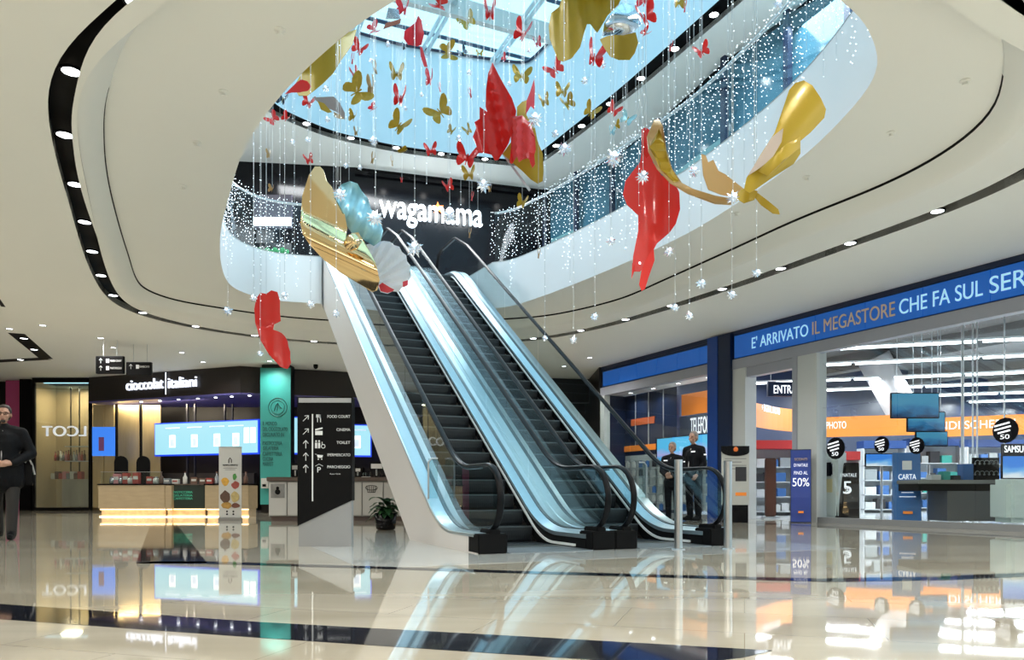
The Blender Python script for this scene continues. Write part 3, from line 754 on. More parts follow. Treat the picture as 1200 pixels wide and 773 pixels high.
# rows of fluorescent tubes
G = Vector((.953, -.302))
M_tube = mat('tube_light', (1, 1, 1), .5, emit=(.86, .94, 1), es=5)
for i, py in enumerate((402, 421, 440, 452, 463, 472, 480, 487)):
    D = F*(4.2-CAM_Z)/(575-py); p0 = Vector(((1100-600)/F*D, D))
    # clip to the inside of the store
    def uv(p): q = p-Vector(FA); return q.dot(Vector((.4427, -.8967))), q.dot(Vector((.8967, .4427)))
    x = -30
    while True:
        u_, v_ = uv(p0+G*x)
        if v_ > .7 and u_ > .3: break
        x += .2
    x1 = x
    while uv(p0+G*x1)[0] < 21.5 and uv(p0+G*x1)[1] < 24.6 and x1 < x+26: x1 += .2
    c = p0+G*x
    t = thing('tube_light_row', '%s long row of white fluorescent tubes from the window under the store ceiling' % ORD[i], 'ceiling light', (c.x, c.y, 4.2), 0, 'rows of tube lights in the store')
    L_ = x1-x; n = Vector((-G.y, G.x))
    def seg(a, b, hw, z0, z1, nm, m_):
        A = c+G*a; B = c+G*b; MB().prism([tuple(A-n*hw), tuple(B-n*hw), tuple(B+n*hw), tuple(A+n*hw)], z0, z1).build(nm, m_, t, True)
    seg(0, L_, .05, 4.22, 4.27, 'housing', M_white)
    rl = bpy.data.lights.new('tube_glow', 'AREA'); rl.shape = 'RECTANGLE'; rl.size = L_; rl.size_y = .07; rl.energy = 21*L_; rl.color = (.9, .96, 1)
    ro = bpy.data.objects.new('tube_glow', rl); C.objects.link(ro); ro.parent = t; mid = c+G*(L_/2); ro.location = (mid.x-c.x, mid.y-c.y, -.045); ro.rotation_euler = (0, 0, math.atan2(G.y, G.x))
    a_ = .1
    while a_ < L_-1.5:
        seg(a_, a_+3.0, .035, 4.165, 4.22, 'tube', M_tube); a_ += 3.12
bh = sbox('ceiling', .0, 4.9, .2, .85, 3.56, 3.66, M_white); bh['kind'] = 'structure'
for i, (u_, v_) in enumerate(((.8, .5), (1.9, .5), (3.0, .5), (4.2, .5))):  # lamps added to brighten the slat wall behind the glass
    p = W2(u_, v_, 3.55); downlight(p, 3.55, '%s downlight from the left above the left shop window display' % ORD[i], 'downlights over the left shop window', 34, .07)
# hanging banners with writing: DIGITAL PHOTO, GRANDI SCHERMI
def banner(name, label, pts, Y, z0, z1, m, th=.04, group=None):
    o = MB(); n = len(pts)
    q = [Vector((p[0], p[1])) for p in pts]; nn = Vector((0, 1))*th
    o.v = [(p.x, p.y, z0) for p in q]+[(p.x, p.y, z1) for p in q]+[(p.x, p.y+th, z0) for p in q]+[(p.x, p.y+th, z1) for p in q]
    for i in range(n-1):
        o.f += [(i, i+1, n+i+1, n+i), (2*n+i, 3*n+i, 3*n+i+1, 2*n+i+1), (i, 2*n+i, 2*n+i+1, i+1), (n+i, n+i+1, 3*n+i+1, 3*n+i)]
    o.smooth = False
    r = thing(name, label, 'banner', (q[0].x, q[0].y, z0), 0, group); o.build('panel', m, r, True); return r
D1 = 21.5
x_ = lambda px, D: (px-600)/F*D
z_ = lambda py, D: CAM_Z+(575-py)/F*D
# door view: curved ring that sinks to the right
wav = []
for k in range(13):
    f = k/12; px = 872+f*78; D = 17.6+2.2*math.sin(f*PI*.5); wav.append((x_(px, D), D))
r = banner('curved_banner', 'curved orange banner seen through the store entrance', wav, 0, 2.2, 2.78, M_orange)
text('lettering', '+ DIGITAL PHOTO', (x_(902, 18.4), 18.3, z_(480, 18.4)), .9, 1.25, .17, M_wtext, r, extr=.004)
r = banner('orange_banner', 'long orange banner inside the store reading DIGITAL PHOTO', [(x_(950, 23), 24), (x_(1085, 23), 22.6)], 0, z_(510, 23), z_(486, 23), M_orange)
text('lettering', 'DIGITAL PHOTO', (x_(977, 23), 23.68, z_(496, 23)), -.36, 1.25, .22, M_wtext, r, extr=.004)
r = banner('orange_banner', 'orange banner on the far right inside the store reading GRANDI SCHERMI', [(x_(1100, 22.5), 23.3), (x_(1196, 22.5), 21.9)], 0, z_(510, 22.5), z_(487, 22.5), M_orange)
text('lettering', 'GRANDI SCHERMI', (x_(1134, 22.5), 22.7, z_(497, 22.5)), -.52, 2.6, .24, M_wtext, r, extr=.004)
r = banner('orange_banner', 'orange banner hanging behind the left shop window', [fpt(SU(799, 1.4), 1.4), fpt(SU(846, 1.4), 1.4)], 0, z_(483, 20.6), z_(457, 20.6), M_orange)
r = banner('telephone_banner', 'dark banner with white TELEFONIA lettering behind the left shop window', [fpt(SU(792, 1.4), 1.4), fpt(SU(850, 1.4), 1.4)], 0, z_(510, 20.6), z_(484, 20.6), mat('slate_banner', (.09, .11, .14), .5))
text('lettering', 'TELEFONIA', (*fpt((SU(809, 1.37)+SU(838, 1.37))/2, 1.37), z_(497, 20.6)), EA, SU(838, 1.37)-SU(809, 1.37), .46, M_wtext, r, extr=.004)
r = thing('entrance_sign', 'navy illuminated sign with white ENTRATA lettering inside the store door', 'sign', (x_(922, 18.6), 18.6, 3))
MB().box(x_(900, 18.6), x_(946, 18.6), 18.6, 18.7, z_(464, 18.6), z_(447, 18.6)).build('panel', M_navy, r, True)
text('lettering', 'ENTRATA', (x_(925, 18.6), 18.58, z_(456, 18.6)), 0, .78, .2, mat('entrance_lettering', (1, 1, 1), .5, emit=(.9, .95, 1), es=.8), r, extr=.006)
for px in (904, 942): MB().tube([(x_(px, 18.6), 18.65, z_(447, 18.6)), (x_(px, 18.6), 18.65, 5.3)], .008, 5).build('rod', M_wire, r, True)
# dark interior walls behind the left window and the door
nw = thing('telephone_booth_wall', 'navy partition with an orange strip behind the left shop window', 'partition', tuple(W2(2.4, 1.9, 0)), EA)
sbox('panel', .0, 2.5, .85, .95, 0, 3.55, M_navy, nw); sbox('orange_strip', .0, 2.5, .82, .85, 1.85, 2.02, M_orange, nw); sbox('slat_wall', .05, 4.75, .83, .93, .12, 1.72, mat('slatwall', (.42, .45, .46), .5), nw)
for z_s in (.3, .55, .8, 1.05, 1.3, 1.55): sbox('slat', .05, 4.75, .815, .83, z_s, z_s+.02, M_wire, nw)
for u_ in (.55, 1.2, 1.9): sbox('seam', u_, u_+.025, .83, .85, 2.02, 3.55, M_wire, nw)
sbox('orange_logo', .35, 1.5, .83, .85, 2.62, 2.82, mat('dim_orange_logo', (.45, .10, .03), .5), nw)
# accessories hanging on the slat wall, one by one
rr = random.Random(11); acc = [mat('pack_white', (.6, .62, .62), .4), mat('pack_black', (.03, .03, .035), .3), mat('pack_grey', (.3, .33, .34), .4), mat('pack_green', (.05, .35, .3), .4), mat('pack_blue', (.05, .15, .4), .4)]
hook = smb().box(-.004, .004, -.06, .0, .06, .07)
for row in range(6):
    for c_ in range(14):
        u_ = .25+c_*.33; zc = .20+row*.25
        m_ = acc[rr.choice([0, 0, 1, 1, 2, 2, 3 if c_ > 6 else 2, 4])]
        key = 'pk'+m_.name
        if key not in bpy.data.meshes:
            q = MB(); q.M = Matrix.Rotation(EA, 4, 'Z'); q.box(-.075, .075, -.03, .0, -.10, .07); q.box(-.02, .02, -.028, -.0, .07, .095); q.mesh(key, m_)
        o = link('accessory_pack', bpy.data.meshes[key]); o.location = W2(u_, .79, zc)
        tag(o, '%s pack, %s from left in %s row up, on the slat wall' % (m_.name[5:], ORD[c_], ORD[row]), 'packaging', 'accessory packs on the slat wall')
# big screen and posters in that window
M_scr = bpy.data.materials.new('screen_picture'); M_scr.use_nodes = True
def screen_mat(name, c1, c2, c3, s=1.0, axis='Y', sc=1.0):
    if name in _m: return _m[name]
    m = bpy.data.materials.new(name); m.use_nodes = True; nt = m.node_tree; N = nt.nodes; L = nt.links; b = N['Principled BSDF']; b.inputs['Roughness'].default_value = .15
    tc = N.new('ShaderNodeTexCoord'); nz = N.new('ShaderNodeTexNoise'); nz.inputs['Scale'].default_value = sc; nz.inputs['Detail'].default_value = 2; L.new(tc.outputs['Generated'], nz.inputs['Vector'])
    sp = N.new('ShaderNodeSeparateXYZ'); L.new(tc.outputs['Generated'], sp.inputs[0]); ad = N.new('ShaderNodeMath'); ad.operation = 'MULTIPLY_ADD'; ad.inputs[1].default_value = .7
    L.new(nz.outputs[0], ad.inputs[0]); L.new(sp.outputs['Z'], ad.inputs[2]); ad.inputs[1].default_value = .8
    cr = N.new('ShaderNodeValToRGB'); e = cr.color_ramp.elements; e[0].color = (*c1, 1); e[1].color = (*c3, 1); e[0].position = .45; e[1].position = 1.25 if False else 1.0; k_ = e.new(.72); k_.color = (*c2, 1)
    L.new(ad.outputs[0], cr.inputs[0]); L.new(cr.outputs[0], b.inputs['Emission Color']); b.inputs['Emission Strength'].default_value = s; b.inputs['Base Color'].default_value = (.02, .02, .02, 1)
    _m[name] = m; return m
M_s1 = screen_mat('screen_cyan_pink', (.05, .50, .95), (.50, .45, .85), (.10, .60, 1), .48, sc=2)
M_s2 = screen_mat('screen_sea', (.01, .05, .16), (.03, .28, .62), (.08, .45, .75), .30, sc=3.5)
M_s3 = screen_mat('screen_sky', (.75, .85, .9), (.15, .45, .85), (.03, .22, .75), .55, sc=2)
def tv(label, px0, px1, py0, py1, D, m, th=.05, rz=0, stand=None, cat='screen', base_z=None):
    x0, x1, z0, z1 = x_(px0, D), x_(px1, D), z_(py1, D), z_(py0, D)
    r = thing('display_screen', label, cat, ((x0+x1)/2, D, z0))
    MB().bbox(x0, x1, D, D+th, z0, z1, .01).build('bezel', M_blackg, r, True)
    MB().box(x0+.02, x1-.02, D-.004, D, z0+.02, z1-.02).build('picture', m, r, True)
    if base_z is not None:
        MB().box((x0+x1)/2-.15, (x0+x1)/2+.15, D-.08, D+.14, base_z, base_z+.015).box((x0+x1)/2-.02, (x0+x1)/2+.02, D, D+.04, base_z, z0+.02).build('stand', M_blackg, r, True)
    return r
r = thing('display_screen', 'large bright cyan screen behind the left shop window', 'screen', tuple(W2(SU(800, .7), .7, 1.4)), EA)
sbox('bezel', SU(768, .7)-.0, SU(846, .7), .72, .78, 1.42, 2.16, M_blackg, r); sbox('picture', SU(770, .7), SU(844, .7), .70, .72, 1.46, 2.13, M_s1, r)
po = MB().box(x_(829, 19.6), x_(845, 19.6), 19.6, 19.64, z_(569, 19.6), z_(547, 19.6)); 
# hanging screens (right window)
hs = [(1044, 1101, 460, 490, 15.3, 'dark blue sea picture on the biggest hanging screen in the right window'), (1063, 1108, 482, 506, 15.9, 'second hanging screen below and behind the biggest one'), (1073, 1111, 505, 523, 16.5, 'third and lowest hanging screen of the stack')]
for a, b, c_, d, D, lb in hs:
    r = tv(lb, a, b, c_, d, D, M_s2)
    for px in (a+8, b-8): MB().tube([(x_(px, D), D+.03, z_(c_, D)), (x_(px, D), D+.03, 5.3)], .008, 5).build('rod', M_wire, r, True)
# white vertical poles in the right window
for i, px in enumerate((1128, 1140, 1145, 1177)):
    D = 15.5+.4*i; q = MB().tube([(x_(px, D), D, .0), (x_(px, D), D, 5.3)], .03 if i == 0 else .018, 8)
    tag(q.build('display_pole', M_white, None, smooth=True), '%s thin white floor-to-ceiling pole behind the right window glass' % ORD[i], 'pole', 'white poles in the right window')
# far interior: shelves with goods, back counters, red and blue bands
def shelf_unit(px0, px1, D, h, label, short, band, nsh=4, colors=(0, 1, 2, 4)):
    x0, x1 = x_(px0, D), x_(px1, D)
    r = thing('display_shelf', label, 'shelf', ((x0+x1)/2, D, 0), 0, 'shelves inside the store')
    MB().box(x0, x1, D+.42, D+.45, 0, h).build('back_panel', mat('shelf_white', (.55, .58, .6), .5), r, True)
    for x in (x0, x1-.03): MB().box(x, x+.03, D, D+.45, 0, h).build('side_panel', mat('shelf_white', (.5,)*3, .5), r, True)
    MB().box(x0, x1, D-.02, D+.45, h, h+.22).build('header', band, r, True)
    items = []
    for k_ in range(nsh):
        z = .12+k_*(h-.2)/nsh; MB().box(x0, x1, D, D+.45, z-.025, z).build('shelf_board', mat('shelf_white', (.5,)*3, .5), r, True)
        x = x0+.08
        while x < x1-.3:
            w_ = rr.uniform(.16, .34); hh = rr.uniform(.14, (h-.2)/nsh-.08); m_ = acc[rr.choice(colors)]
            o = MB().box(x, x+w_, D+.05, D+.3, z, z+hh).build('boxed_product', m_); items.append(o)
            tag(o, '%s box, %s from left, %s board, %s' % (m_.name[5:], ORD[len([1 for q in items if q['row'] == k_]) if len(items) > 1 and False else sum(1 for q in items[:-1] if q.get('row') == k_)], ORD[k_], short), 'box', 'product boxes on the store shelves'); o['row'] = k_
            x += w_+rr.uniform(.03, .12)
    for o in items: del o['row']
    return r
M_red = mat('red_band', (.45, .03, .03), .5, emit=(.4, .02, .03), es=.05); M_bband = mat('blue_band', (.01, .05, .2), .5)
shelf_unit(884, 934, 19.6, 1.75, 'white shelf seen through the entrance with a red header', 'entrance shelf', M_red, 4)
shelf_unit(962, 1008, 19.4, 1.45, 'white shelf behind the digital photo banner with a red header', 'shelf by the left round sticker', M_red, 4)
shelf_unit(1012, 1062, 22, 1.9, 'white shelf in the middle of the right window with a blue header', 'middle shelf of right window', M_bband, 4)
shelf_unit(1066, 1130, 24, 2.1, 'white shelf far behind the black table with a blue header', 'shelf behind the black table', M_bband, 4, (1, 2, 4, 3))
shelf_unit(1134, 1200, 23, 2.0, 'white shelf at the far right with a blue header', 'far right shelf', M_bband, 4, (1, 2, 4))
tv('small bright screen low behind the round stickers', 1014, 1052, 531, 547, 17, M_s3)
# round black-and-orange promo discs stuck to the window
for i, (px, py, R_) in enumerate(((979, 525, 13), (1033, 521, 10), (1074, 522, 10), (1178, 504, 15))):
    u_ = SU(px, .03); D = SD_(u_, .03); r_ = R_/F*D; c = W2(u_, .03, SZ_(py, u_, .03))
    t = thing('promo_disc', '%s round black discount sticker from the left on the shop window' % ORD[i], 'sticker', tuple(c), EA, 'round stickers on the shop window')
    q = MB(); q.M = Matrix.Translation(c) @ Matrix.Rotation(EA, 4, 'Z')
    n = 16; q.extr([(r_*math.cos(2*PI*j/n), 0, r_*math.sin(2*PI*j/n)) for j in range(n)], (0, .01, 0)); q.build('disc', M_blackg, t, True)
    q = MB(); q.M = Matrix.Translation(c) @ Matrix.Rotation(EA, 4, 'Z') @ Matrix.Rotation(-.2, 4, 'Y')
    for j, ww in enumerate((.75, .8, .6)): q.box(-r_*ww, r_*ww*.6, -.006, 0, r_*(.45-.3*j), r_*(.58-.3*j))
    q.build('print', M_wtext, t, True)
    text('lettering', '50', c+Vector((0, 0, -r_*.5))+Vector((-.8967, -.4427, 0))*.012, EA, r_*.7, r_*.35, M_wtext, t, extr=.003)
# promo stands
def wedge_stand(label, px0, px1, py0, D, face, side, dep=.38, base=None, texts=()):
    x0, x1 = x_(px0, D), x_(px1, D); z1 = z_(py0, D)
    r = thing('promo_stand', label, 'stand', ((x0+x1)/2, D, 0))
    q = MB(); q.M = Matrix.Translation(((x0+x1)/2, D, 0)) @ Matrix.Rotation(-.35, 4, 'Z'); w_ = (x1-x0)/2
    pr = [(0, 0), (dep, 0), (dep*.75, z1), (dep*.45, z1+.02), (.02, z1*.35)]
    q.v = [(-w_, y, z) for y, z in pr]+[(w_, y, z) for y, z in pr]; q.v = [tuple(q.M @ Vector(p)) for p in q.v]
    q.f = [(0, 4, 3, 2, 1), (5, 6, 7, 8, 9), (0, 5, 9, 4), (4, 9, 8, 3), (3, 8, 7, 2), (2, 7, 6, 1), (0, 1, 6, 5)]
    q.build('body', side, r, True)
    q = MB(); q.M = Matrix.Translation(((x0+x1)/2, D, 0)) @ Matrix.Rotation(-.35, 4, 'Z'); e = .012
    q.add([(-w_+.01, -e, .02), (w_-.01, -e, .02), (w_-.01, .02-e, z1*.35), (-w_+.01, .02-e, z1*.35), (w_-.01, dep*.45-e, z1), (-w_+.01, dep*.45-e, z1)], [(0, 1, 2, 3), (3, 2, 4, 5)])
    q.build('poster', face, r, True)
    def at_face(z):      # depth of the sloping face at this height
        return 0 if z < z1*.35 else .02+(dep*.45-.02)*(z-z1*.35)/(z1*.65)
    lean = math.atan2(dep*.45, z1*.65)
    for s, zc, ww, hh, m_ in texts:
        if s is None:
            q = MB(); q.M = Matrix.Translation(((x0+x1)/2, D, 0)) @ Matrix.Rotation(-.35, 4, 'Z')
            y = at_face(zc); q.box(-ww/2, ww/2, y-.05, y-.02, zc-hh/2, zc+hh/2); q.build('print', m_, r, True); continue
        c = Matrix.Translation(((x0+x1)/2, D, 0)) @ Matrix.Rotation(-.35, 4, 'Z') @ Vector((0, at_face(zc)-.045, zc))
        text('lettering', s, c, -.35, ww, hh, m_, r, extr=.012)
    return r
M_pb = mat('promo_blue', (.01, .045, .30), .35, noise=.3, nscale=2); M_pb2 = mat('promo_blue_light', (.015, .14, .42), .4)
wedge_stand('dark blue slanted promo stand reading 50% by the store entrance', 927, 950, 527, 15.35, M_pb, M_navy, .3, None,
            (('FINO AL', 1.02, .26, .07, M_wtext), ('50%', .83, .32, .17, M_wtext), ('DI NATALE', 1.18, .26, .06, M_wtext), ('SCONTI', 1.30, .24, .05, M_letto), (None, .22, .10, .04, M_orange)))
wedge_stand('blue slanted promo stand reading CARTA behind the right window', 1049, 1078, 531, 14.3, M_pb2, M_pb2, .3, None,
            (('CARTA', .92, .30, .10, M_wtext), ('FEDELTA', .83, .26, .035, M_wtext), (None, 1.14, .16, .17, M_white), (None, .62, .20, .012, M_wtext), (None, .54, .28, .012, M_wtext), (None, .24, .16, .05, M_orange)))
wedge_stand('black and white sale poster stand low behind the right window', 980, 1006, 543, 15.6, M_blackg, M_black, .25, None,
            (('DI NATALE', .98, .36, .07, M_wtext), ('5', .72, .16, .26, M_wtext), ('%', .68, .1, .1, M_wtext)))
# white cabinet with red sign beside the entrance pier
r = thing('white_cabinet', 'white kiosk cabinet with a black sign and yellow sticker beside the entrance pier', 'cabinet', tuple(W2(8.4, .55, 0)), EA)
c0 = SU(953, .45); sbox('body', c0, c0+.62, .45, .75, .1, 1.48, mat('cabinet_white', (.66, .72, .70), .4), r, .03)
sbox('sign', c0-.06, c0+.52, .38, .46, .96, 1.25, M_blackg, r, .03); sbox('sticker', c0+.1, c0+.5, .435, .452, .62, .9, mat('sticker_yellow', (.7, .62, .35), .5), r)
sbox('print', c0+.05, c0+.4, .372, .382, 1.06, 1.13, M_red, r)
# anti-theft gates and railing
for i, px in enumerate((884, 905, 992, 1006, 1033, 1088)):
    D = 15.2 if i > 1 else 17.3
    D = SD_(SU(px, .9), .9)
    x = x_(px, D); r = thing('security_post', '%s slim steel post of the store entrance barrier, counting from the left' % ORD[i], 'post', (x, D, 0), 0, 'slim barrier posts in the store')
    MB().cyl((x, D), .025, 0, 1.15, 10).build('pole', M_steel, r, True, True); MB().cyl((x, D), .07, 0, .012, 12).build('foot', M_steel, r, True)
D = SD_(SU(903, .7), .7); x0 = x_(897, D); x1 = x_(910, D)
r = thing('security_gate', 'dark anti-theft gate panel with brown glow inside the store door', 'gate', ((x0+x1)/2, D, 0))
MB().bbox(x0, x1, D, D+.08, .05, 1.42, .02).build('panel', mat('gate_panel', (.10, .035, .02), .3, noise=.5, nscale=2), r, True); MB().box(x0-.05, x1+.05, D-.05, D+.13, 0, .05).build('foot', M_steel, r, True)
# black table with screen
D = 13.6; x0, x1 = x_(1077, D), x_(1184, D); zt_ = z_(562, D)
r = thing('display_table', 'long black display table with a grey top behind the right window', 'table', ((x0+x1)/2, D, 0))
MB().bbox(x0, x1, D, D+.8, zt_-.07, zt_, .01).build('tabletop', mat('table_top', (.22, .22, .21), .3), r, True)
MB().box(x0+.02, x1-.02, D+.04, D+.76, zt_-.20, zt_-.07).build('apron', M_black, r, True)
MB().box(x_(1112, D), x_(1172, D), D+.05, D+.7, .1, zt_-.2).build('base', mat('table_base', (.10, .10, .10), .3), r, True)
MB().box(x_(1173, D), x_(1180, D), D+.1, D+.7, .1, zt_-.2).build('leg', M_black, r, True)
D2 = 13.9
for i, (a, b, h, m_) in enumerate(((1092, 1103, .10, acc[0]), (1106, 1114, .16, acc[3]), (1117, 1126, .09, acc[1]), (1129, 1141, .30, acc[4]))):
    o = MB().bbox(x_(a, D2), x_(b, D2), D2, D2+.2, zt_, zt_+h, .008).build('boxed_gadget', m_); tag(o, '%s gadget box from the left on the black display table' % ORD[i], 'box', 'gadgets on the display table')
r = thing('headphone_rack', 'black rack holding rows of grey headphones on the display table', 'rack', (x_(1160, D2), D2, zt_))
MB().box(x_(1145, D2), x_(1176, D2), D2+.12, D2+.16, zt_, zt_+.42).build('board', M_blackg, r, True)
for i in range(10):
    c = (x_(1149+5.5*(i % 5), D2), D2+.09, zt_+.12+.2*(i//5)); q = MB(); q.tube([(c[0]+.045*math.cos(t), c[1], c[2]+.05*math.sin(t)) for t in [PI*k/8 for k in range(9)]], .006, 5); q.sph((c[0]-.045, c[1], c[2]-.015), .02, 6, 5); q.sph((c[0]+.045, c[1], c[2]-.015), .02, 6, 5)
    tag(q.build('headphones', acc[2], None, smooth=True), 'grey headphones, %s on the %s row of the black rack' % (ORD[i % 5], ('lower', 'upper')[i//5]), 'headphones', 'headphones on the rack')
r = tv('bright blue television cut by the right edge of the frame', 1174, 1232, 533, 561, 13.3, M_s3, .05, 0, None, 'television', zt_)
MB().box(x_(1174, 13.3), x_(1232, 13.3), 13.27, 13.33, z_(533, 13.3), z_(520, 13.3)).build('header', M_blackg, r, True)
text('lettering', 'SAMSUNG', (x_(1192, 13.3), 13.26, z_(526, 13.3)), 0, .5, .12, mat('tv_lettering', (1, 1, 1), .5, emit=(.9, .95, 1), es=.7), r, extr=.004)
D = 12.6
tag(MB().bbox(x_(1183, D), x_(1240, D), D, D+.6, .11, z_(561, D), .09).build('rounded_counter', mat('counter_white', (.62, .72, .70), .35), None, smooth=False), 'white rounded counter block at the right edge of the frame', 'counter')
# info stand near the store
D = 15.6
r = thing('info_stand', 'white info panel with a rounded black top and orange mark beside the pillar', 'stand', (x_(861, D), D, 0))
x0, x1 = x_(846, D), x_(878, D)
MB().bbox(x0, x1, D, D+.06, .35, z_(528, D), .01).build('panel', mat('info_white', (.52, .53, .50), .5), r, True)
n = 14; zt2 = z_(528, D); xc = (x0+x1)/2; hw = (x1-x0)/2
MB().extr([(xc+hw*math.cos(PI+PI*k/n), D-.012, zt2-.02+.09*math.sin(PI+PI*k/n)) for k in range(n+1)]+[(xc+hw, D-.012, zt2+.10), (xc-hw, D-.012, zt2+.10)], (0, .08, 0)).build('black_top', M_blackg, r, True)
q = MB(); q.sph((xc+.0, D-.02, zt2+.03), .05, 10, 6, (1, .2, 1)); q.build('mark', mat('orange_mark', (.9, .2, .03), .4), r, True)
MB().box(x0+.02, x1-.02, D+.0, D+.05, 0, .36).build('base', M_blackg, r, True)
q = MB()
for k in range(4): q.box(x0+.06, x1-.06-(k % 2)*.1, D-.004, D, zt2-.17-.07*k, zt2-.19-.07*k+.035)
q.build('print', mat('print_grey', (.2, .2, .2), .6), r, True)
MB().box(x0+.28, x1-.06, D-.006, D, .85, 1.15).build('picture', acc[1], r, True); MB().box(x0+.28, x1-.06, D-.006, D, .55, .62).build('picture', M_orange, r, True)

# ================================================================== CHOCOLATE CAFE AND NEIGHBOURS ON THE LEFT
A_ = Vector((-13.95, 24.8)); B_ = Vector((-8.15, 22.55)); C_ = Vector((-4.6, 23.9)); E_ = Vector((2.6, 25.2))
M_fas = mat('cafe_fascia', (.016, .011, .010), .35, noise=.2, nscale=2)
M_gold = mat('gold_panel', (.42, .33, .17), .35, .25, noise=.15, nscale=3, aniso=(6, 6, .6))
cafe = thing('chocolate_cafe', 'dark brown cafe front with glowing name over a long bright menu screen', 'shop front', (A_.x, A_.y, 0))
def seg_box(name, a, b, off, th, z0, z1, m, parent, bev=0):
    a = Vector(a); b = Vector(b); t = (b-a).normalized(); n = Vector((-t.y, t.x)); p = a+n*off; q = b+n*off
    return MB().prism([tuple(p), tuple(q), tuple(q+n*th), tuple(p+n*th)], z0, z1).build(name, m, parent, True)
seg_box('fascia', A_, B_, 0, .3, 3.6, 4.392, M_fas, cafe); seg_box('fascia', B_, C_, 0, .3, 3.6, 4.392, M_fas, cafe); seg_box('fascia', C_, E_, 0, .3, 3.6, 4.392, M_darkwall, cafe)
MB().prism([tuple(A_), tuple(B_), (C_.x, C_.y), (-4.6, 26.05), (-13.95, 26.05)], 3.55, 3.60).build('soffit', mat('violet_soffit', (.10, .09, .30), .4), cafe, True)
MB().box(-14.0, 2.5, 26.05, 26.2, 0, 4.39).build('back_wall', M_darkwall, cafe, True)
angA = math.atan2((B_-A_).y, (B_-A_).x)
def onA(px):  # point of the cafe front at this column
    k_ = (px-600)/F; d = B_-A_; f = (k_*A_.y-A_.x)/(d.x-k_*d.y); return A_+d*f
p = onA(171); q = onA(213); nrm = Vector((math.sin(angA), -math.cos(angA)))
M_cg = mat('cafe_glow', (1, 1, 1), .5, emit=(.75, .82, 1), es=.8)
pl_ = onA(150); pr_ = onA(193); c = (pl_+pr_)/2+nrm*.06; text('lettering', 'cioccolat', (c.x, c.y, z_(450, c.y)), angA, (pr_-pl_).length, .33, M_cg, cafe, extr=.03)
pl_ = onA(199); pr_ = onA(232); c = (pl_+pr_)/2+nrm*.06; text('lettering', 'italiani', (c.x, c.y, z_(447.5, c.y)), angA, (pr_-pl_).length, .33, M_cg, cafe, extr=.03)
c = onA(196)+nrm*.06; MB().box(c.x-.012, c.x+.012, c.y-.01, c.y+.01, z_(462, c.y), z_(436, c.y)).build('divider', M_cg, cafe, True)
# screens of the menu wall
M_menu = bpy.data.materials.new('menu_screen'); M_menu.use_nodes = True
b = M_menu.node_tree.nodes['Principled BSDF']; b.inputs['Base Color'].default_value = (.05, .05, .05, 1); b.inputs['Emission Color'].default_value = (.42, .86, 1, 1); b.inputs['Emission Strength'].default_value = .52
M_mglow = mat('screen_blue_edge', (.01, .05, .6), .4, emit=(.01, .06, .9), es=.4)
M_mfig = mat('menu_figure', (.5, .6, .75), .5, emit=(.62, .75, .95), es=.42); M_mfig2 = mat('menu_figure_white', (1, 1, 1), .5, emit=(.85, .95, 1), es=.55)
def menu(label, pa, pb, z0, z1, figs):
    pa = Vector(pa); pb = Vector(pb); t = (pb-pa).normalized(); n = Vector((t.y, -t.x)); L_ = (pb-pa).length
    r = thing('menu_screen', label, 'screen', (pa.x, pa.y, z0))
    seg_box('bezel', pa-t*.04, pb+t*.04, .005, .08, z0-.05, z1+.04, M_mglow, r)
    seg_box('picture', pa, pb, -.012, .012, z0, z1, M_menu, r)
    for f, kind in figs:
        c = pa+t*L_*f
        w_ = .16; q = MB()
        if kind == 'cup':
            seg_box('cup_print', c-t*w_*.8, c+t*w_*.8, -.02, .008, z0+.22, z0+.62, M_mfig2, r); seg_box('cup_print', c-t*w_*.5, c+t*w_*.5, -.028, .008, z0+.26, z0+.50, M_mfig, r)
            seg_box('heading_print', c-t*.3, c+t*.3, -.02, .008, z1-.16, z1-.12, M_mfig, r)
        else: seg_box('glass_print', c-t*.1, c+t*.1, -.02, .008, z0+.3, z0+.78, M_mfig2, r)
    return r
def atY(px, D): return (x_(px, D), D)
menu('long bright cyan menu screen over the cafe counter', atY(182, 24.6), atY(302, 23.1), 1.83, 2.82, ((.18, 'cup'), (.40, 'cup'), (.62, 'cup'), (.80, 'cup'), (.90, 'g'), (.96, 'g')))
menu('narrow slice of bright screen between the teal banner and the black sign', atY(338, 23.6), atY(352, 23.7), 1.85, 2.95, ())
menu('bright cyan menu screen between the black sign and the escalator panel', atY(398, 23.7), atY(434, 23.9), 1.78, 2.72, ((.55, 'cup'),))
r = thing('blue_screen', 'blue lit poster at the left end of the cafe', 'screen', (x_(121, 24), 24, 1.8))
MB().box(x_(108, 24), x_(134, 24), 24, 24.05, z_(534, 24), z_(500, 24)).build('picture', mat('poster_blue', (.02, .1, .6), .4, emit=(.05, .25, .9), es=.45), r, True)
MB().box(x_(116, 24), x_(122, 24), 23.98, 24, z_(528, 24), z_(512, 24)).build('print', mat('poster_print', (.3, .1, .3), .4), r, True)
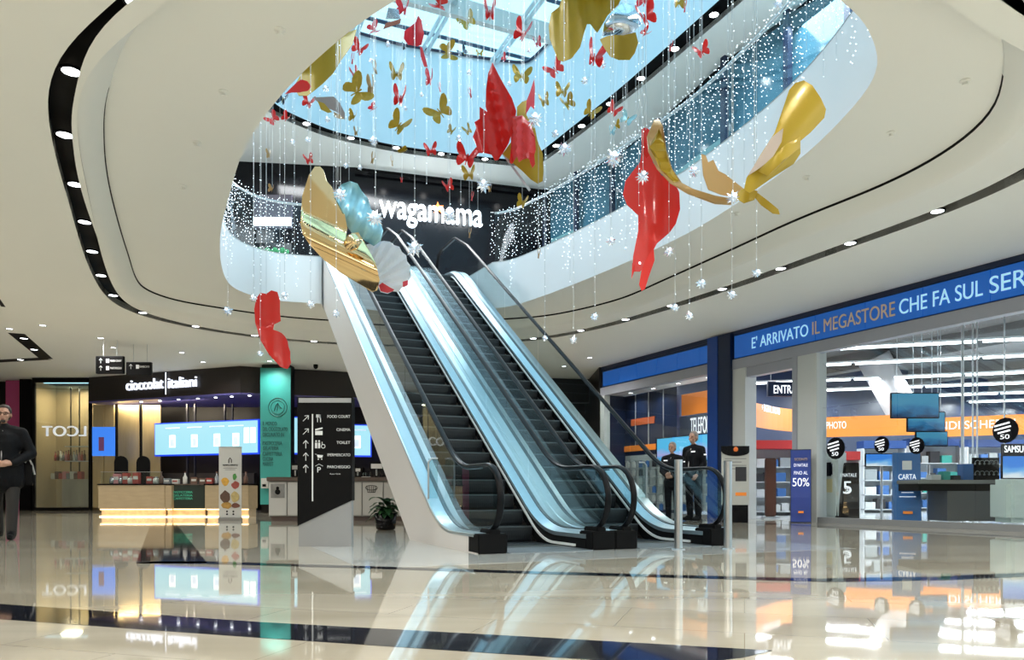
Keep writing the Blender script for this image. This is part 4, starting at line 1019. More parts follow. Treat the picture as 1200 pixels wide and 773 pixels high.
# gold back panels and dark posts
for i, (a, b) in enumerate(((109, 121), (122, 133), (137, 162), (165, 187))):
    MB().box(x_(a, 24.9), x_(b, 24.9), 24.9+.02*i, 25.0, .1, 3.5).build('gold_panel', M_gold, cafe, True)
for px in (135, 163.5, 218, 227, 262, 271): MB().box(x_(px, 24.6), x_(px+1.6, 24.6), 24.6, 24.7, 0, 3.5).build('post', mat('dark_post', (.06, .06, .07), .3, .5) if px > 200 else M_black, cafe, True)
mb = MB().box(x_(183, 25.5), x_(300, 25.5), 25.3, 25.6, 0, 1.25).build('back_counter', mat('back_counter', (.03, .025, .022), .4), cafe, True)
l = bpy.data.lights.new('cafe_spot', 'AREA'); l.energy = 60; l.size = 4; l.size_y = .12; l.shape = 'RECTANGLE'; l.color = (1, .85, .6)
o = bpy.data.objects.new('cafe_lamp', l); C.objects.link(o); o.location = (-11.6, 24.35, 3.5); o.rotation_euler = (math.radians(35), 0, angA); o['kind'] = 'structure'
# small bright spots under the soffit
for i, px in enumerate((155, 177, 199, 222, 243, 262, 283)):
    c = onA(px)-nrm*.35; o = MB().cyl((0, 0), .045, -.012, 0, 10).build('soffit_spot', M_lamp); o.location = (c.x, c.y, 3.55)
    tag(o, '%s tiny spotlight from the left under the violet cafe soffit' % ORD[i], 'lamp', 'spotlights under the cafe soffit')
# two bar chairs / arched dark backs
for i, px in enumerate((141.5, 167.5)):
    D = 22.5; q = MB(); x = x_(px, D); hw = .20
    q.extr([(x-hw, D, .9)]+[(x+hw*math.cos(PI-PI*k/8), D, 1.50+hw*math.sin(PI-PI*k/8)) for k in range(9)]+[(x+hw, D, .9)], (0, .05, 0))
    r = thing('arched_chair', '%s black chair with an arched back behind the cafe counter' % ('left', 'right')[i], 'chair', (x, D, 0), 0, 'arched chairs behind the counter')
    q.build('backrest', M_black, r, True); MB().box(x-hw, x+hw, D, D+.4, .86, .9).build('seat', M_black, r, True)
    for sx in (-1, 1):
        for yy in (0, .36): MB().box(x+sx*(hw-.03)-.015, x+sx*(hw-.03)+.015, D+yy, D+yy+.03, 0, .86).build('leg', M_black, r, True)
# counters
M_cnt = mat('counter_travertine', (.40, .31, .19), .35, noise=.15, nscale=6, aniso=(.6, 1, 3)); M_glow = mat('plinth_glow', (1, .8, .5), .5, emit=(1, .70, .35), es=2.2)
D = 18.8
def counter(label, px0, px1, D, m, h, dep=.7, glow=True):
    x0, x1 = x_(px0, D), x_(px1, D); r = thing('counter', label, 'counter', ((x0+x1)/2, D, 0))
    MB().bbox(x0, x1, D, D+dep, .20, h, .01).build('body', m, r, True)
    MB().box(x0-.02, x1+.02, D-.02, D+dep, h, h+.03).build('worktop', M_blackg if m is M_cnt else mat('worktop_brown', (.09, .06, .045), .4), r, True)
    MB().box(x0+.03, x1-.03, D+.10, D+dep-.05, 0, .20).build('plinth', mat('plinth_marble', (.6, .48, .32), .4, noise=.4, nscale=9) if glow else mat('plinth_brown', (.12, .08, .07), .5), r, True)
    if glow: MB().box(x0+.02, x1-.02, D+.05, D+.085, .175, .20).build('light_strip', M_glow, r, True); MB().box(x0+.02, x1-.02, D+.02, D+.10, .0, .025).build('light_strip', M_glow, r, True)
    return r
counter('left travertine cafe counter with a glowing plinth', 115, 193, D, M_cnt, .80)
counter('short travertine counter end beside the dark glass front', 193, 201, D+.02, M_cnt, .80)
r = counter('middle cafe counter with a dark glass front and green lettering', 201, 240, D+.15, mat('dark_glass_front', (.035, .045, .04), .1), .80)
for s, dz in (('PASTICCERIA', .62), ('GELATERIA', .54), ('CAFFETTERIA', .46)): text('lettering', s, (x_(212, D), D+.12, dz), 0, .48, .055, mat('green_lettering', (.05, .4, .25), .5, emit=(.05, .5, .3), es=.1), r, extr=.004)
counter('right travertine cafe counter behind the roll-up banner', 240, 291, D, M_cnt, .80)
# things on the counters
rr = random.Random(5)
ctr = [('jar', 132), ('box', 137), ('jar', 142), ('box', 148), ('jar', 153), ('box', 160), ('box', 176), ('jar', 183), ('bottle', 189), ('box', 196), ('box', 206), ('bottle', 217), ('box', 228), ('box', 238), ('box', 246), ('bottle', 254), ('bottle', 288)]
cm = [mat('item_red', (.35, .05, .04), .4), mat('item_white', (.55, .55, .52), .4), mat('item_pink', (.5, .2, .22), .4), mat('item_brown', (.12, .06, .04), .4), mat('item_steel', (.4, .42, .45), .25, .7)]
for i, (kd, px) in enumerate(ctr):
    DD = D+.25; x = x_(px, DD); m_ = cm[rr.randrange(5)]
    t = thing(kd, '%s %s, %s item from the left on the cafe counters' % (m_.name[5:], kd, ORD[i]), kd, (x, DD, .83), 0, 'things on the cafe counters')
    if kd == 'jar': MB().lathe((x, DD, .83), [(.06, 0), (.075, .03), (.075, .12), (.05, .15)], 12).build('body', m_, t, True, True); MB().lathe((x, DD, .83), [(.055, .15), (.055, .175), (.01, .185)], 12).build('lid', cm[4], t, True)
    elif kd == 'bottle': MB().lathe((x, DD, .83), [(.05, 0), (.055, .02), (.055, .16), (.02, .22), (.02, .28)], 12).build('body', m_, t, True, True); MB().lathe((x, DD, .83), [(.024, .28), (.024, .31)], 10).build('cap', cm[3], t, True)
    else:
        h = rr.uniform(.12, .3); MB().bbox(x-.08, x+.08, DD-.05, DD+.07, .83, .83+h, .006).build('body', m_, t, True); MB().box(x-.06, x+.06, DD-.054, DD-.05, .83+h*.4, .83+h*.7).build('label_print', cm[1] if m_ is not cm[1] else cm[0], t, True)
gq = thing('glass_screen', 'low clear glass sneeze guard along the cafe counter', 'glass guard', (x_(150, D), D, .83))
for a, b in ((118, 165), (166, 190)): MB().box(x_(a, D+.02), x_(b, D+.02), D+.02, D+.03, .83, 1.12).build('pane', M_store, gq, True)
MB().box(x_(118, D+.02), x_(190, D+.02), D+.015, D+.035, 1.12, 1.13).build('rail', M_steel, gq, True)
# roll-up banner
D = 16.5; x0, x1 = x_(256.5, D), x_(283, D)
r = thing('rollup_banner', 'white roll-up banner with food pictures in front of the cafe counter', 'banner', ((x0+x1)/2, D, 0))
MB().box(x0, x1, D, D+.012, .06, z_(524, D)).build('sheet', mat('rollup_white', (.56, .55, .52), .5), r, True); MB().bbox(x0-.01, x1+.01, D-.04, D+.06, 0, .07, .012).build('base', M_steel, r, True)
MB().box(x0, x1, D-.004, D+.016, z_(524, D)-.01, z_(524, D)+.015).build('top_bar', M_steel, r, True)
xc = (x0+x1)/2; h_ = z_(524, D)
mb = MB(); mb.tube([(xc-.03, D-.006, h_-.34), (xc-.03, D-.006, h_-.27), (xc, D-.006, h_-.23), (xc+.03, D-.006, h_-.27), (xc+.03, D-.006, h_-.34)], .008, 5); mb.build('mark', M_black, r, True)
text('lettering', 'TEMPO APERTO', (xc, D-.006, h_-.39), 0, .33, .035, M_black, r, extr=.003); mb = MB()
for k in range(2): mb.box(xc-.15+.04*k, xc+.15-.04*k, D-.005, D, h_-.46-.035*k, h_-.45-.035*k)
mb.build('print', mat('print_grey', (.2, .2, .2), .6), r, True)
for k, (ox, zz, rx_, rz_, c_) in enumerate(((-.11, .86, .09, .10, (.65, .35, .05)), (.12, .78, .10, .09, (.35, .07, .05)), (.10, .96, .05, .08, (.06, .25, .05)), (-.10, .52, .12, .15, (.10, .05, .03)), (.11, .52, .11, .13, (.50, .38, .15)), (-.08, .33, .12, .08, (.45, .25, .05)), (.12, .33, .10, .06, (.15, .05, .03)))):
    q = MB(); n = 11; rq = random.Random(k); q.extr([(xc+ox+rx_*math.cos(2*PI*j/n)*rq.uniform(.75, 1.05), D-.005-.0008*k, zz+rz_*math.sin(2*PI*j/n)*rq.uniform(.75, 1.05)) for j in range(n)], (0, .004, 0)); q.build('food_print', mat('food%d' % k, c_, .5, noise=.5, nscale=14), r, True)
for ox in (-.07, .07):
    q = MB(); q.sph((xc+ox, D-.0, .14), .022, 8, 5, (1, .2, 1)); q.sph((xc+ox, D-.0, .20), .022, 8, 5, (1, .2, 1)); q.build('dot_print', M_black, r, True)
# teal banner on its pillar
D = 22.2; x0, x1 = x_(305, D), x_(340.5, D); M_teal2 = mat('teal_banner', (.035, .30, .27), .45, noise=.03, nscale=2)
o = MB().box(x0+.03, x1-.03, D+.04, D+.5, 0, 4.38).build('wall_pillar', M_darkwall); o['kind'] = 'structure'
r = thing('teal_banner', 'tall teal banner with a round horse emblem and dark Italian words', 'banner', ((x0+x1)/2, D, .2))
MB().box(x0, x1, D, D+.02, z_(559, D), 4.28).build('sheet', M_teal2, r, True); MB().box(x0, x1-.5, D, D+.02, .25, z_(559, D)).build('lower_sheet', M_teal2, r, True)
M_dt = mat('dark_teal_print', (.01, .10, .10), .5); xc = x_(325.5, D); zc = z_(477, D)
q = MB(); q.tube([(xc+.27*math.cos(2*PI*k/28), D-.006, zc+.27*math.sin(2*PI*k/28)) for k in range(28)], .010, 5, True); q.tube([(xc+.20*math.cos(2*PI*k/28), D-.006, zc+.20*math.sin(2*PI*k/28)) for k in range(28)], .006, 5, True)
q.tube([(xc-.10, D-.006, zc-.10), (xc-.06, D-.006, zc+.06), (xc, D-.006, zc+.12), (xc+.05, D-.006, zc+.02), (xc+.12, D-.006, zc-.04)], .014, 5); q.tube([(xc, D-.006, zc+.10), (xc-.02, D-.006, zc-.1)], .012, 5); q.build('emblem', M_dt, r, True)
for s, py in (('IL MONDO', 496), ('DEL CIOCCOLATO', 502.5), ('DECLINATO IN', 509), ('PASTICCERIA', 519), ('GELATERIA', 525), ('CAFFETTERIA', 531.5), ('CUCINA', 537.5), ('MARKET', 543.5)):
    text('lettering', s, (x_(308, D), D-.006, z_(py, D)), 0, .052*len(s), .115, M_dt, r, 'L', extr=.004)
# side cafe counter behind the black sign: white panels, brown top, dark machines
D = 16.2; x0, x1 = x_(314, D), x_(505, D)
r = thing('cafe_side_counter', 'white-panelled cafe counter with a brown top running behind the black sign', 'counter', ((x0+x1)/2, D, 0))
MB().box(x0, x1, D+.06, D+.75, .10, .86).build('body', mat('side_counter_body', (.3, .29, .27), .5), r, True); MB().bbox(x0-.03, x1, D-.01, D+.8, .86, .95, .008).build('worktop', mat('worktop_brown', (.09, .06, .045), .4), r, True)
MB().box(x0+.03, x1, D+.12, D+.7, 0, .10).build('plinth', mat('plinth_brown', (.12, .08, .07), .5), r, True)
px = 314; M_wp = mat('counter_panel', (.52, .50, .47), .45)
for i, wpx in enumerate((22, 22, 22, 22, 22, 25, 25, 25)):
    MB().bbox(x_(px, D)+.012, x_(px+wpx, D)-.012, D+.03, D+.06, .12, .84, .006).build('panel', M_wp, r, True); px += wpx
MB().box(x_(317, D), x_(333, D), D+.02, D+.03, .50, .80).build('poster', mat('poster_grey', (.22, .21, .2), .5, noise=.6, nscale=5), r, True)
q = MB(); q.sph((x_(325, D), D+.02, .63), .06, 10, 6, (1, .1, 1)); q.sph((x_(325, D), D+.02, .71), .035, 8, 5, (1, .1, 1)); q.build('poster_figure', M_black, r, True)
q = MB(); xc = x_(435, D)
q.tube([(xc+.13*math.cos(2*PI*k/14), D+.022, .72+.05*math.sin(2*PI*k/14)) for k in range(14)], .006, 5, True)
for k in range(5): q.tube([(xc-.10+.05*k, D+.022, .76), (xc-.08+.04*k, D+.022, .62)], .005, 5)
q.tube([(xc-.08, D+.022, .62), (xc+.08, D+.022, .62)], .006, 5); q.build('basket_drawing', M_black, r, True)
its = [(405, .24, .30, 'coffee machine', 'dark coffee machine on the side counter right of the black sign'), (418, .16, .22, 'grinder', 'small dark grinder beside the coffee machine'), (427, .22, .16, 'glass tray', 'tray of glasses on the side counter'), (440, .3, .34, 'coffee machine', 'wide dark machine on the side counter next to the escalator panel'), (344, .2, .3, 'display case', 'dark display case at the left end of the side counter')]
for px, w_, h, kd, lb in its:
    x = x_(px, D); t = thing(kd.replace(' ', '_'), lb, kd, (x, D+.3, .95))
    if kd == 'glass tray':
        MB().box(x-w_/2, x+w_/2, D+.2, D+.45, .95, .965).build('tray', M_steel, t, True)
        for k in range(4): MB().lathe((x-w_/2+.03+.052*k, D+.28, .965), [(.018, 0), (.024, .09), (.020, .09), (.015, .01)], 8).build('glass', M_store, t, True)
    else:
        MB().bbox(x-w_/2, x+w_/2, D+.15, D+.5, .95, .95+h, .015).build('body', M_blackg, t, True); MB().box(x-w_/2+.03, x+w_/2-.03, D+.13, D+.15, .95+h*.55, .95+h*.85).build('front_plate', M_steel, t, True)
        MB().cyl((x, D+.13), .02, .95+.03, .95+h*.5, 8).build('spout', M_steel, t, True)
wd_ = thing('dispenser_box', 'small white wall dispenser on the teal pillar', 'dispenser', (x_(308, 22), 22, 1.0))
MB().bbox(x_(305, 21.9), x_(313, 21.9), 21.95, 22.2, z_(572, 21.9), z_(560, 21.9), .01).build('body', mat('item_white', (.6,)*3, .4), wd_, True); MB().box(x_(307, 21.9), x_(311, 21.9), 21.93, 21.95, z_(570, 21.9), z_(567, 21.9)).build('slot', M_black, wd_, True)
# glass vitrine shop at far left
D = 24.9; r = thing('vitrine_shop', 'golden-lit glass vitrine with bottle shelves left of the cafe', 'shop window', (x_(72, D), D, 0))
x0, x1 = x_(38, D), x_(105, D)
MB().box(x0, x1, D+1.3, D+1.35, 0, 4.3).build('back_panel', mat('vitrine_back', (.40, .32, .19), .4, noise=.2, nscale=1.5, aniso=(3, 1, .3)), r, True)
for px in (38, 104): MB().box(x_(px, D), x_(px, D)+.08, D-.02, D+.08, 0, 4.35).build('frame_post', M_black, r, True)
MB().box(x0-.02, x0, D+.05, D+1.3, 0, 4.3).build('side_panel', mat('vitrine_back', (.4,.32,.19), .4), r, True)
MB().box(x0, x1, D-.03, D+.04, 4.24, 4.395).build('top_rail', M_black, r, True); MB().box(x0, x1, D-.03, D+.1, 0, .10).build('sill', M_black, r, True)
MB().box(x_(62, D), x_(101, D), D+.5, D+1.1, .12, 1.05).build('cabinet', mat('vitrine_cabinet', (.42, .38, .31), .3, .3, noise=.25, nscale=2, aniso=(3, 1, .3)), r, True)
for z in (1.65, 2.15): MB().box(x_(61, D), x_(102, D), D+.7, D+1.0, z, z+.03).build('shelf_board', M_wire, r, True)
for px in (63.5, 74): MB().box(x_(px, D), x_(px, D)+.03, D+.9, D+.93, .1, 4.2).build('upright', M_blackg, r, True)
MB().box(x0+.08, x1, D, D+.012, .10, 4.24).build('pane', M_store, r, True)
text('lettering', 'LCOT', (x_(72, D)+.1, D-.02, z_(505, D)), 0, 1.45, .34, mat('vitrine_glow', (1, 1, 1), .5, emit=(.6, .7, .8), es=.35), r, mirror=True, extr=.02)  # reflection of the opposite store's letters, put in as glowing mirrored text
l = bpy.data.lights.new('vitrine_spot', 'AREA'); l.energy = 32; l.size = .5; l.color = (1, .83, .55); o = bpy.data.objects.new('vitrine_lamp', l); C.objects.link(o); o.location = (x_(72, D), D+.6, 4.15); o['kind'] = 'structure'
for i in range(12):
    x = x_(64+3.1*i, D+.8); m_ = cm[(i*3) % 5]; hgt = .28+.03*(i % 3)
    t = thing('bottle', '%s bottle, %s from the left on the vitrine shelf' % (m_.name[5:], ORD[i]), 'bottle', (x, D+.85, 1.68), 0, 'bottles on the vitrine shelf')
    MB().lathe((x, D+.85, 1.68), [(.04, 0), (.042, hgt*.6), (.016, hgt*.75), (.016, hgt)], 10).build('body', m_, t, True, True); MB().lathe((x, D+.85, 1.68), [(.02, hgt), (.02, hgt+.03)], 8).build('cap', cm[3], t, True)
for i in range(8):
    x = x_(66+4.4*i, D+.8); m_ = cm[(i*2+1) % 5]
    o = MB().bbox(x-.07, x+.07, D+.6, D+.8, 1.05, 1.25+.06*(i % 2), .01).build('gift_box', m_); tag(o, '%s gift box, %s from the left on the vitrine cabinet' % (m_.name[5:], ORD[i]), 'box', 'gift boxes on the vitrine cabinet')
# pink pillar
o = MB().box(x_(9, 25.5), x_(25, 25.5), 25.4, 25.9, 0, 4.38).build('wall_pillar', mat('magenta_panel', (.48, .07, .22), .5)); o['kind'] = 'structure'
o = MB().box(x_(25, 25.3), x_(38, 25.3), 25.2, 25.9, 0, 4.4).build('wall_pillar', M_black); o['kind'] = 'structure'
o = MB().box(x_(-20, 25.8), x_(9, 25.8), 25.8, 25.9, 0, 4.4).build('wall_recess', M_darkwall); o['kind'] = 'structure'
# hanging direction signs
def arrow(mb, x, y, z, s, diag=False):
    a = PI/4 if diag else PI/2
    d = Vector((math.cos(a), 0, math.sin(a))); tip = Vector((x, y, z))+d*s*.5; tail = Vector((x, y, z))-d*s*.5
    mb.tube([tail, tip], s*.045, 5)
    for k in (2.45, -2.45):
        e = Vector((math.cos(a+k), 0, math.sin(a+k))); mb.tube([tip, tip+e*s*.5], s*.045, 5)
M_wp2 = mat('sign_print', (.75, .77, .78), .5)
for i, (px0, px1, py0, py1, D, words) in enumerate(((112, 144.5, 417, 437.5, 18.6, ('FOOD COURT', 'PARCHEGGIO')), (147.5, 177, 424, 439.5, 19.2, ('IPERMERCATO',)))):
    x0, x1, z0, z1 = x_(px0, D), x_(px1, D), z_(py1, D), z_(py0, D)
    r = thing('hanging_sign', '%s black hanging direction sign with white arrows' % ('left', 'right')[i], 'sign', ((x0+x1)/2, D, z0), 0, 'hanging direction signs')
    MB().bbox(x0, x1, D, D+.09, z0, z1, .008).build('panel', M_black, r, True)
    for px in (px0+8, px0+24): MB().tube([(x_(px, D), D+.045, z1), (x_(px, D), D+.045, CZ)], .006, 5).build('rod', M_wire, r, True)
    q = MB(); n = len(words)
    for k, wd in enumerate(words):
        zc = z1-.12-.18*k if n == 2 else z1-.12
        arrow(q, x0+.13, D-.006, zc, .12); text('lettering', wd, (x1-.18, D-.006, zc), 0, .28, .05, M_wp2, r, extr=.003)
        MB().bbox(x0+.26, x0+.34, D-.008, D, zc-.05, zc+.05, .003).build('pictogram', M_wp2, r, True)
    q.build('arrow', M_wp2, r, True)

# ================================================================== DIRECTORY SIGN
D = 8.75; x0, x1 = x_(348.5, D), x_(412.5, D); zt3 = z_(465, D); WD = x1-x0
r = thing('directory_sign', 'tall black directory sign with white arrows on a slanted grey foot', 'sign', ((x0+x1)/2, D, 0))
zl = z_(616, D); zrr = z_(586, D)
MB().extr([(x0+.012, D+.01, 0), (x1-.012, D+.01, 0), (x1-.012, D+.01, zrr+.02), (x0+.012, D+.01, zl+.02)], (0, .13, 0)).build('grey_foot', mat('foot_grey', (.30, .31, .32), .4, .3, noise=.03, nscale=3), r, True)
MB().extr([(x0, D, zl), (x1, D, zrr), (x1, D, zt3), (x0, D, zt3)], (0, .15, 0)).build('black_panel', M_black, r, True)
MB().box(x0+.015, x1-.01, D-.004, D, zt3-.065, zt3-.012).build('grey_strip', mat('strip_grey', (.35, .36, .37), .4), r, True)
MB().box(x_(365.5, D), x_(367, D), D-.004, D, z_(587, D), z_(485, D)).build('line_print', M_wp2, r, True)
rows = (('FOOD COURT', 490, True), ('CINEMA', 505.5, True), ('TOILET', 520.5, False), ('IPERMERCATO', 535, False), ('PARCHEGGIO', 549, False))
for s, py, dg_ in rows:
    z = z_(py, D); q = MB(); arrow(q, x_(358.5, D), D-.005, z, .092, dg_); q.build('arrow', M_wp2, r, True)
    tw = (.0265 if len(s) < 11 else .024)*len(s); text('lettering', s, (x_(410.5, D)-tw/2, D-.004, z+.022), 0, tw, .032, M_wp2, r, extr=.002)
xc = x_(374, D); ic = MB(); z = z_(490, D)
ic.box(xc-.022, xc-.014, D-.004, D, z-.045, z+.045); ic.box(xc-.034, xc-.002, D-.004, D, z+.01, z+.045); ic.box(xc+.012, xc+.022, D-.004, D, z-.045, z+.045); ic.box(xc+.005, xc+.022, D-.004, D, z-.0, z+.045); ic.build('pictogram', M_wp2, r, True)
ic = MB(); z = z_(505.5, D); ic.box(xc-.045, xc+.04, D-.004, D, z-.04, z+.008); ic.extr([(xc-.045, D-.004, z+.012), (xc+.04, D-.004, z+.032), (xc+.04, D-.004, z+.05), (xc-.045, D-.004, z+.03)], (0, .004, 0)); ic.build('pictogram', M_wp2, r, True)
ic = MB(); z = z_(520.5, D)
for ox in (-.035, .0): ic.box(xc+ox-.012, xc+ox+.012, D-.004, D, z-.045, z+.02); ic.sph((xc+ox, D-.002, z+.038), .011, 8, 5, (1, .2, 1))
ic.tube([(xc+.048+.022*math.cos(2*PI*k/12), D-.003, z-.022+.022*math.sin(2*PI*k/12)) for k in range(12)], .004, 5, True); ic.tube([(xc+.035, D-.003, z+.03), (xc+.035, D-.003, z), (xc+.06, D-.003, z-.002)], .005, 5); ic.build('pictogram', M_wp2, r, True)
ic = MB(); z = z_(535, D); ic.extr([(xc-.025, D-.004, z+.025), (xc+.045, D-.004, z+.018), (xc+.035, D-.004, z-.012), (xc-.015, D-.004, z-.012)], (0, .004, 0)); ic.tube([(xc-.045, D-.003, z+.032), (xc-.028, D-.003, z+.028)], .003, 5); ic.sph((xc-.01, D-.002, z-.028), .008, 6, 5, (1, .3, 1)); ic.sph((xc+.03, D-.002, z-.028), .008, 6, 5, (1, .3, 1)); ic.build('pictogram', M_wp2, r, True)
ic = MB(); z = z_(549, D); ic.tube([(xc-.045, D-.003, z+.03), (xc, D-.003, z+.055), (xc+.045, D-.003, z+.03)], .003, 5); ic.build('pictogram', M_wp2, r, True); text('lettering', 'P', (xc, D-.004, z-.012), 0, .04, .062, M_wp2, r, extr=.002)
text('lettering', 'Rosso / Verde', (x_(393, D), D-.004, z_(555, D)), 0, .12, .014, M_wp2, r, extr=.002)

# steel barrier posts
for i, (px, py0, D) in enumerate(((795, 538, 8.35), (853, 540, 8.45))):
    x = x_(px, D); h = z_(py0, D)
    r = thing('steel_post', '%s brushed steel barrier post in front of the right escalator' % ('left', 'right')[i], 'post', (x, D, 0), 0, 'steel barrier posts')
    MB().cyl((x, D), .045, .008, h-.004, 24).build('pole', M_steel, r, True, False); MB().lathe((x, D, 0), [(.075, 0), (.075, .006), (.07, .01), (.046, .012)], 24).build('base_flange', M_steel, r, True)
    MB().cyl((x, D), .043, h-.004, h+.003, 24).build('cap', M_blackg, r, True)
# gate between escalators' newels is glass with a steel rail: low glass fins on the right side
# ================================================================== PLANT
c = P(452, 612, 12.6); c.z = 0
r = thing('potted_plant', 'dark green leafy plant in a black pot behind the escalator panel', 'plant', (c.x, c.y, 0))
MB().lathe((c.x, c.y, 0), [(.13, 0), (.16, .02), (.19, .28), (.17, .28), (.15, .24)], 20).build('pot', M_blackg, r, True, True)
M_leaf = mat('leaf_green', (.02, .075, .025), .35, noise=.4, nscale=6); rr = random.Random(8); 
for k in range(46):
    a = rr.uniform(0, 2*PI); ln = rr.uniform(.20, .36); el = rr.uniform(.1, 1.25); w_ = rr.uniform(.045, .075)
    q = MB(); n = 6; d = Vector((math.cos(a), math.sin(a), 0)); side = Vector((-d.y, d.x, 0)); base = Vector((c.x, c.y, .26+rr.uniform(0, .22)))+d*.03
    for j in range(n+1):
        f = j/n; p = base+d*(ln*math.cos(el*.6)*f)+Vector((0, 0, ln*(math.sin(el)*f-.75*f*f))); ww = w_*math.sin(PI*min(1, f*.92+.08))**.7 if f < 1 else .002
        q.v += [tuple(p-side*ww), tuple(p+Vector((0, 0, -.012))), tuple(p+side*ww)]
    for j in range(n):
        b_ = 3*j; q.f += [(b_, b_+1, b_+4, b_+3), (b_+1, b_+2, b_+5, b_+4)]
    q.build('leaf', M_leaf, r, True, True)

# ================================================================== PEOPLE
def remesh(o, vox, sm=4):
    m = o.modifiers.new('skin', 'REMESH'); m.mode = 'VOXEL'; m.voxel_size = vox; m.use_smooth_shade = True
    s = o.modifiers.new('soft', 'SMOOTH'); s.factor = .5; s.iterations = sm
def person(label, x, y, H, rz, J, skin, hair, top, trousers, shoes, coat_len=.80, glasses=False, bag=False, puff=1., badge=None):
    """J: joints in metres for a 1.75 m figure facing -y"""
    k = H/1.75; root = thing('person', label, 'person', (x, y, 0), rz); root.scale = (k, k, k)
    b = MB()
    pel, wa, ch, nb, nk, hd = J['pelvis'], J['waist'], J['chest'], J['neckbase'], J['neck'], J['head']
    def ell(mb, c, r, sc): mb.sph(c, r, 16, 12, sc)
    # torso
    ell(b, pel, .15, (1.05, .75, .9)); b.cap(pel, wa, .125, .115); b.cap(wa, ch, .12, .145); ell(b, ch, .16, (1.08, .68, 1.0)); b.cap(ch, nb, .10, .07); b.cap(nb, nk, .058, .055)
    # head: skull, jaw, nose, ears, brow
    hx, hy, hz = hd
    ell(b, (hx, hy+.012, hz+.025), .088, (.86, 1.05, 1.08)); ell(b, (hx, hy-.022, hz-.055), .060, (.88, .95, 1.0)); ell(b, (hx, hy-.045, hz-.095), .028, (1.1, .8, .7))
    b.cap((hx, hy-.088, hz+.012), (hx, hy-.112, hz-.024), .009, .015, 8); ell(b, (hx, hy-.082, hz-.062), .020, (1.2, .5, .5))
    for s in (-1, 1):
        ell(b, (hx+s*.080, hy+.012, hz-.008), .026, (.35, .7, 1.15)); ell(b, (hx+s*.034, hy-.072, hz+.030), .022, (1.1, .5, .4)); ell(b, (hx+s*.042, hy-.055, hz-.028), .026, (1, .6, .9))
    for s, n_ in ((-1, 'R'), (1, 'L')):
        sh, el, wr_, hp, kn, an, toe = [J[q+n_] for q in ('sh', 'el', 'wr', 'hp', 'kn', 'an', 'toe')]
        b.cap(nb, sh, .065, .062); b.cap(sh, el, .055, .042); b.cap(el, wr_, .042, .027); b.cap(pel, hp, .12, .095); b.cap(hp, kn, .088, .055); b.cap(kn, an, .055, .036); b.cap(an, Vector(an).lerp(Vector(toe), .45), .034, .028)
        # hand
        d = (Vector(J['hd'+n_])-Vector(wr_)); d.normalize(); up = Vector((0, 0, 1)); sd = d.cross(up)
        if sd.length < .3: sd = Vector((0, -1, 0))
        sd.normalize(); nn = d.cross(sd); pc = Vector(wr_)+d*.055
        b.cap(Vector(wr_)+d*.01, pc+d*.02, .026, .030)
        for f, ln in enumerate((.070, .078, .072, .056)):
            o_ = nn*((f-1.5)*.019); p0 = pc+d*.035+o_; p1 = p0+d*ln*.5+sd*.008*s; p2 = p1+d*ln*.35+sd*.024*s
            b.cap(p0, p1, .0095, .009, 7); b.cap(p1, p2, .009, .0075, 7)
        th = pc-d*.02-nn*.032; b.cap(th, th+d*.035-nn*.016+sd*.01*s, .012, .011, 7); b.cap(th+d*.035-nn*.016+sd*.01*s, th+d*.065-nn*.012+sd*.022*s, .011, .009, 7)
    body = b.build('body', skin, root, False, True); remesh(body, .0085, 3)
    # eyes, mouth
    e = MB()
    for s in (-1, 1): e.sph((hx+s*.031, hy-.076, hz+.012), .010, 8, 6, (1.3, .6, .6))
    e.build('eyes', mat('eye_dark', (.02, .015, .012), .3), root); m_ = MB(); m_.sph((hx, hy-.090, hz-.063), .022, 10, 6, (1, .25, .16)); m_.build('mouth', mat('lips', (.28, .10, .08), .5), root)
    h = MB(); h.sph((hx, hy+.022, hz+.045), .094, 16, 12, (.90, 1.02, .98)); h.sph((hx, hy+.055, hz-.01), .075, 14, 10, (1.0, .7, 1.0))
    ho = h.build('hair', hair, root, False, True)
    if J.get('hairline', True):
        for v in ho.data.vertices:
            if v.co.y < hy-.035 and v.co.z < hz+.075: v.co.y = hy-.035+(v.co.y-hy+.035)*.1
    if glasses:
        g = MB()
        for s in (-1, 1): g.tube([(hx+s*.034+.026*math.cos(2*PI*q/14), hy-.098, hz+.008+.018*math.sin(2*PI*q/14)) for q in range(14)], .003, 5, True); g.tube([(hx+s*.058, hy-.095, hz+.014), (hx+s*.082, hy-.0, hz+.014)], .003, 5)
        g.tube([(hx-.01, hy-.102, hz+.012), (hx+.01, hy-.102, hz+.012)], .003, 5); g.build('glasses', M_black, root)
        bd = MB(); bd.sph((hx, hy-.068, hz-.092), .032, 12, 8, (1.0, .6, .7)); bd.build('beard', hair, root, False, True)
    # trousers
    t = MB(); ell(t, pel, .165, (1.08, .82, .85))
    for n_ in 'RL':
        hp, kn, an = J['hp'+n_], J['kn'+n_], J['an'+n_]; low = Vector(an)+Vector((0, 0, -.015))
        t.cap(pel, hp, .13, .105); t.cap(hp, kn, .105, .075); t.cap(kn, low, .075, .062)
    remesh(t.build('trousers', trousers, root, False, True), .012, 3)
    # jacket
    j = MB(); P_ = puff
    cl = Vector(pel); cl.z = coat_len
    ell(j, cl, .18*P_, (1.05, .80, .35)); j.cap(cl, wa, .170*P_, .160*P_); j.cap(wa, ch, .158*P_, .165*P_); ell(j, ch, .185*P_, (1.1, .74, .95))
    j.cap(nb, (nk[0], nk[1], nk[2]-.03), .085, .070*P_)
    if coat_len < .82:
        for sx in (-.07, 0, .07): j.cap((sx, 0, .96), (sx*1.25, .0, .78), .14*P_, .135*P_)
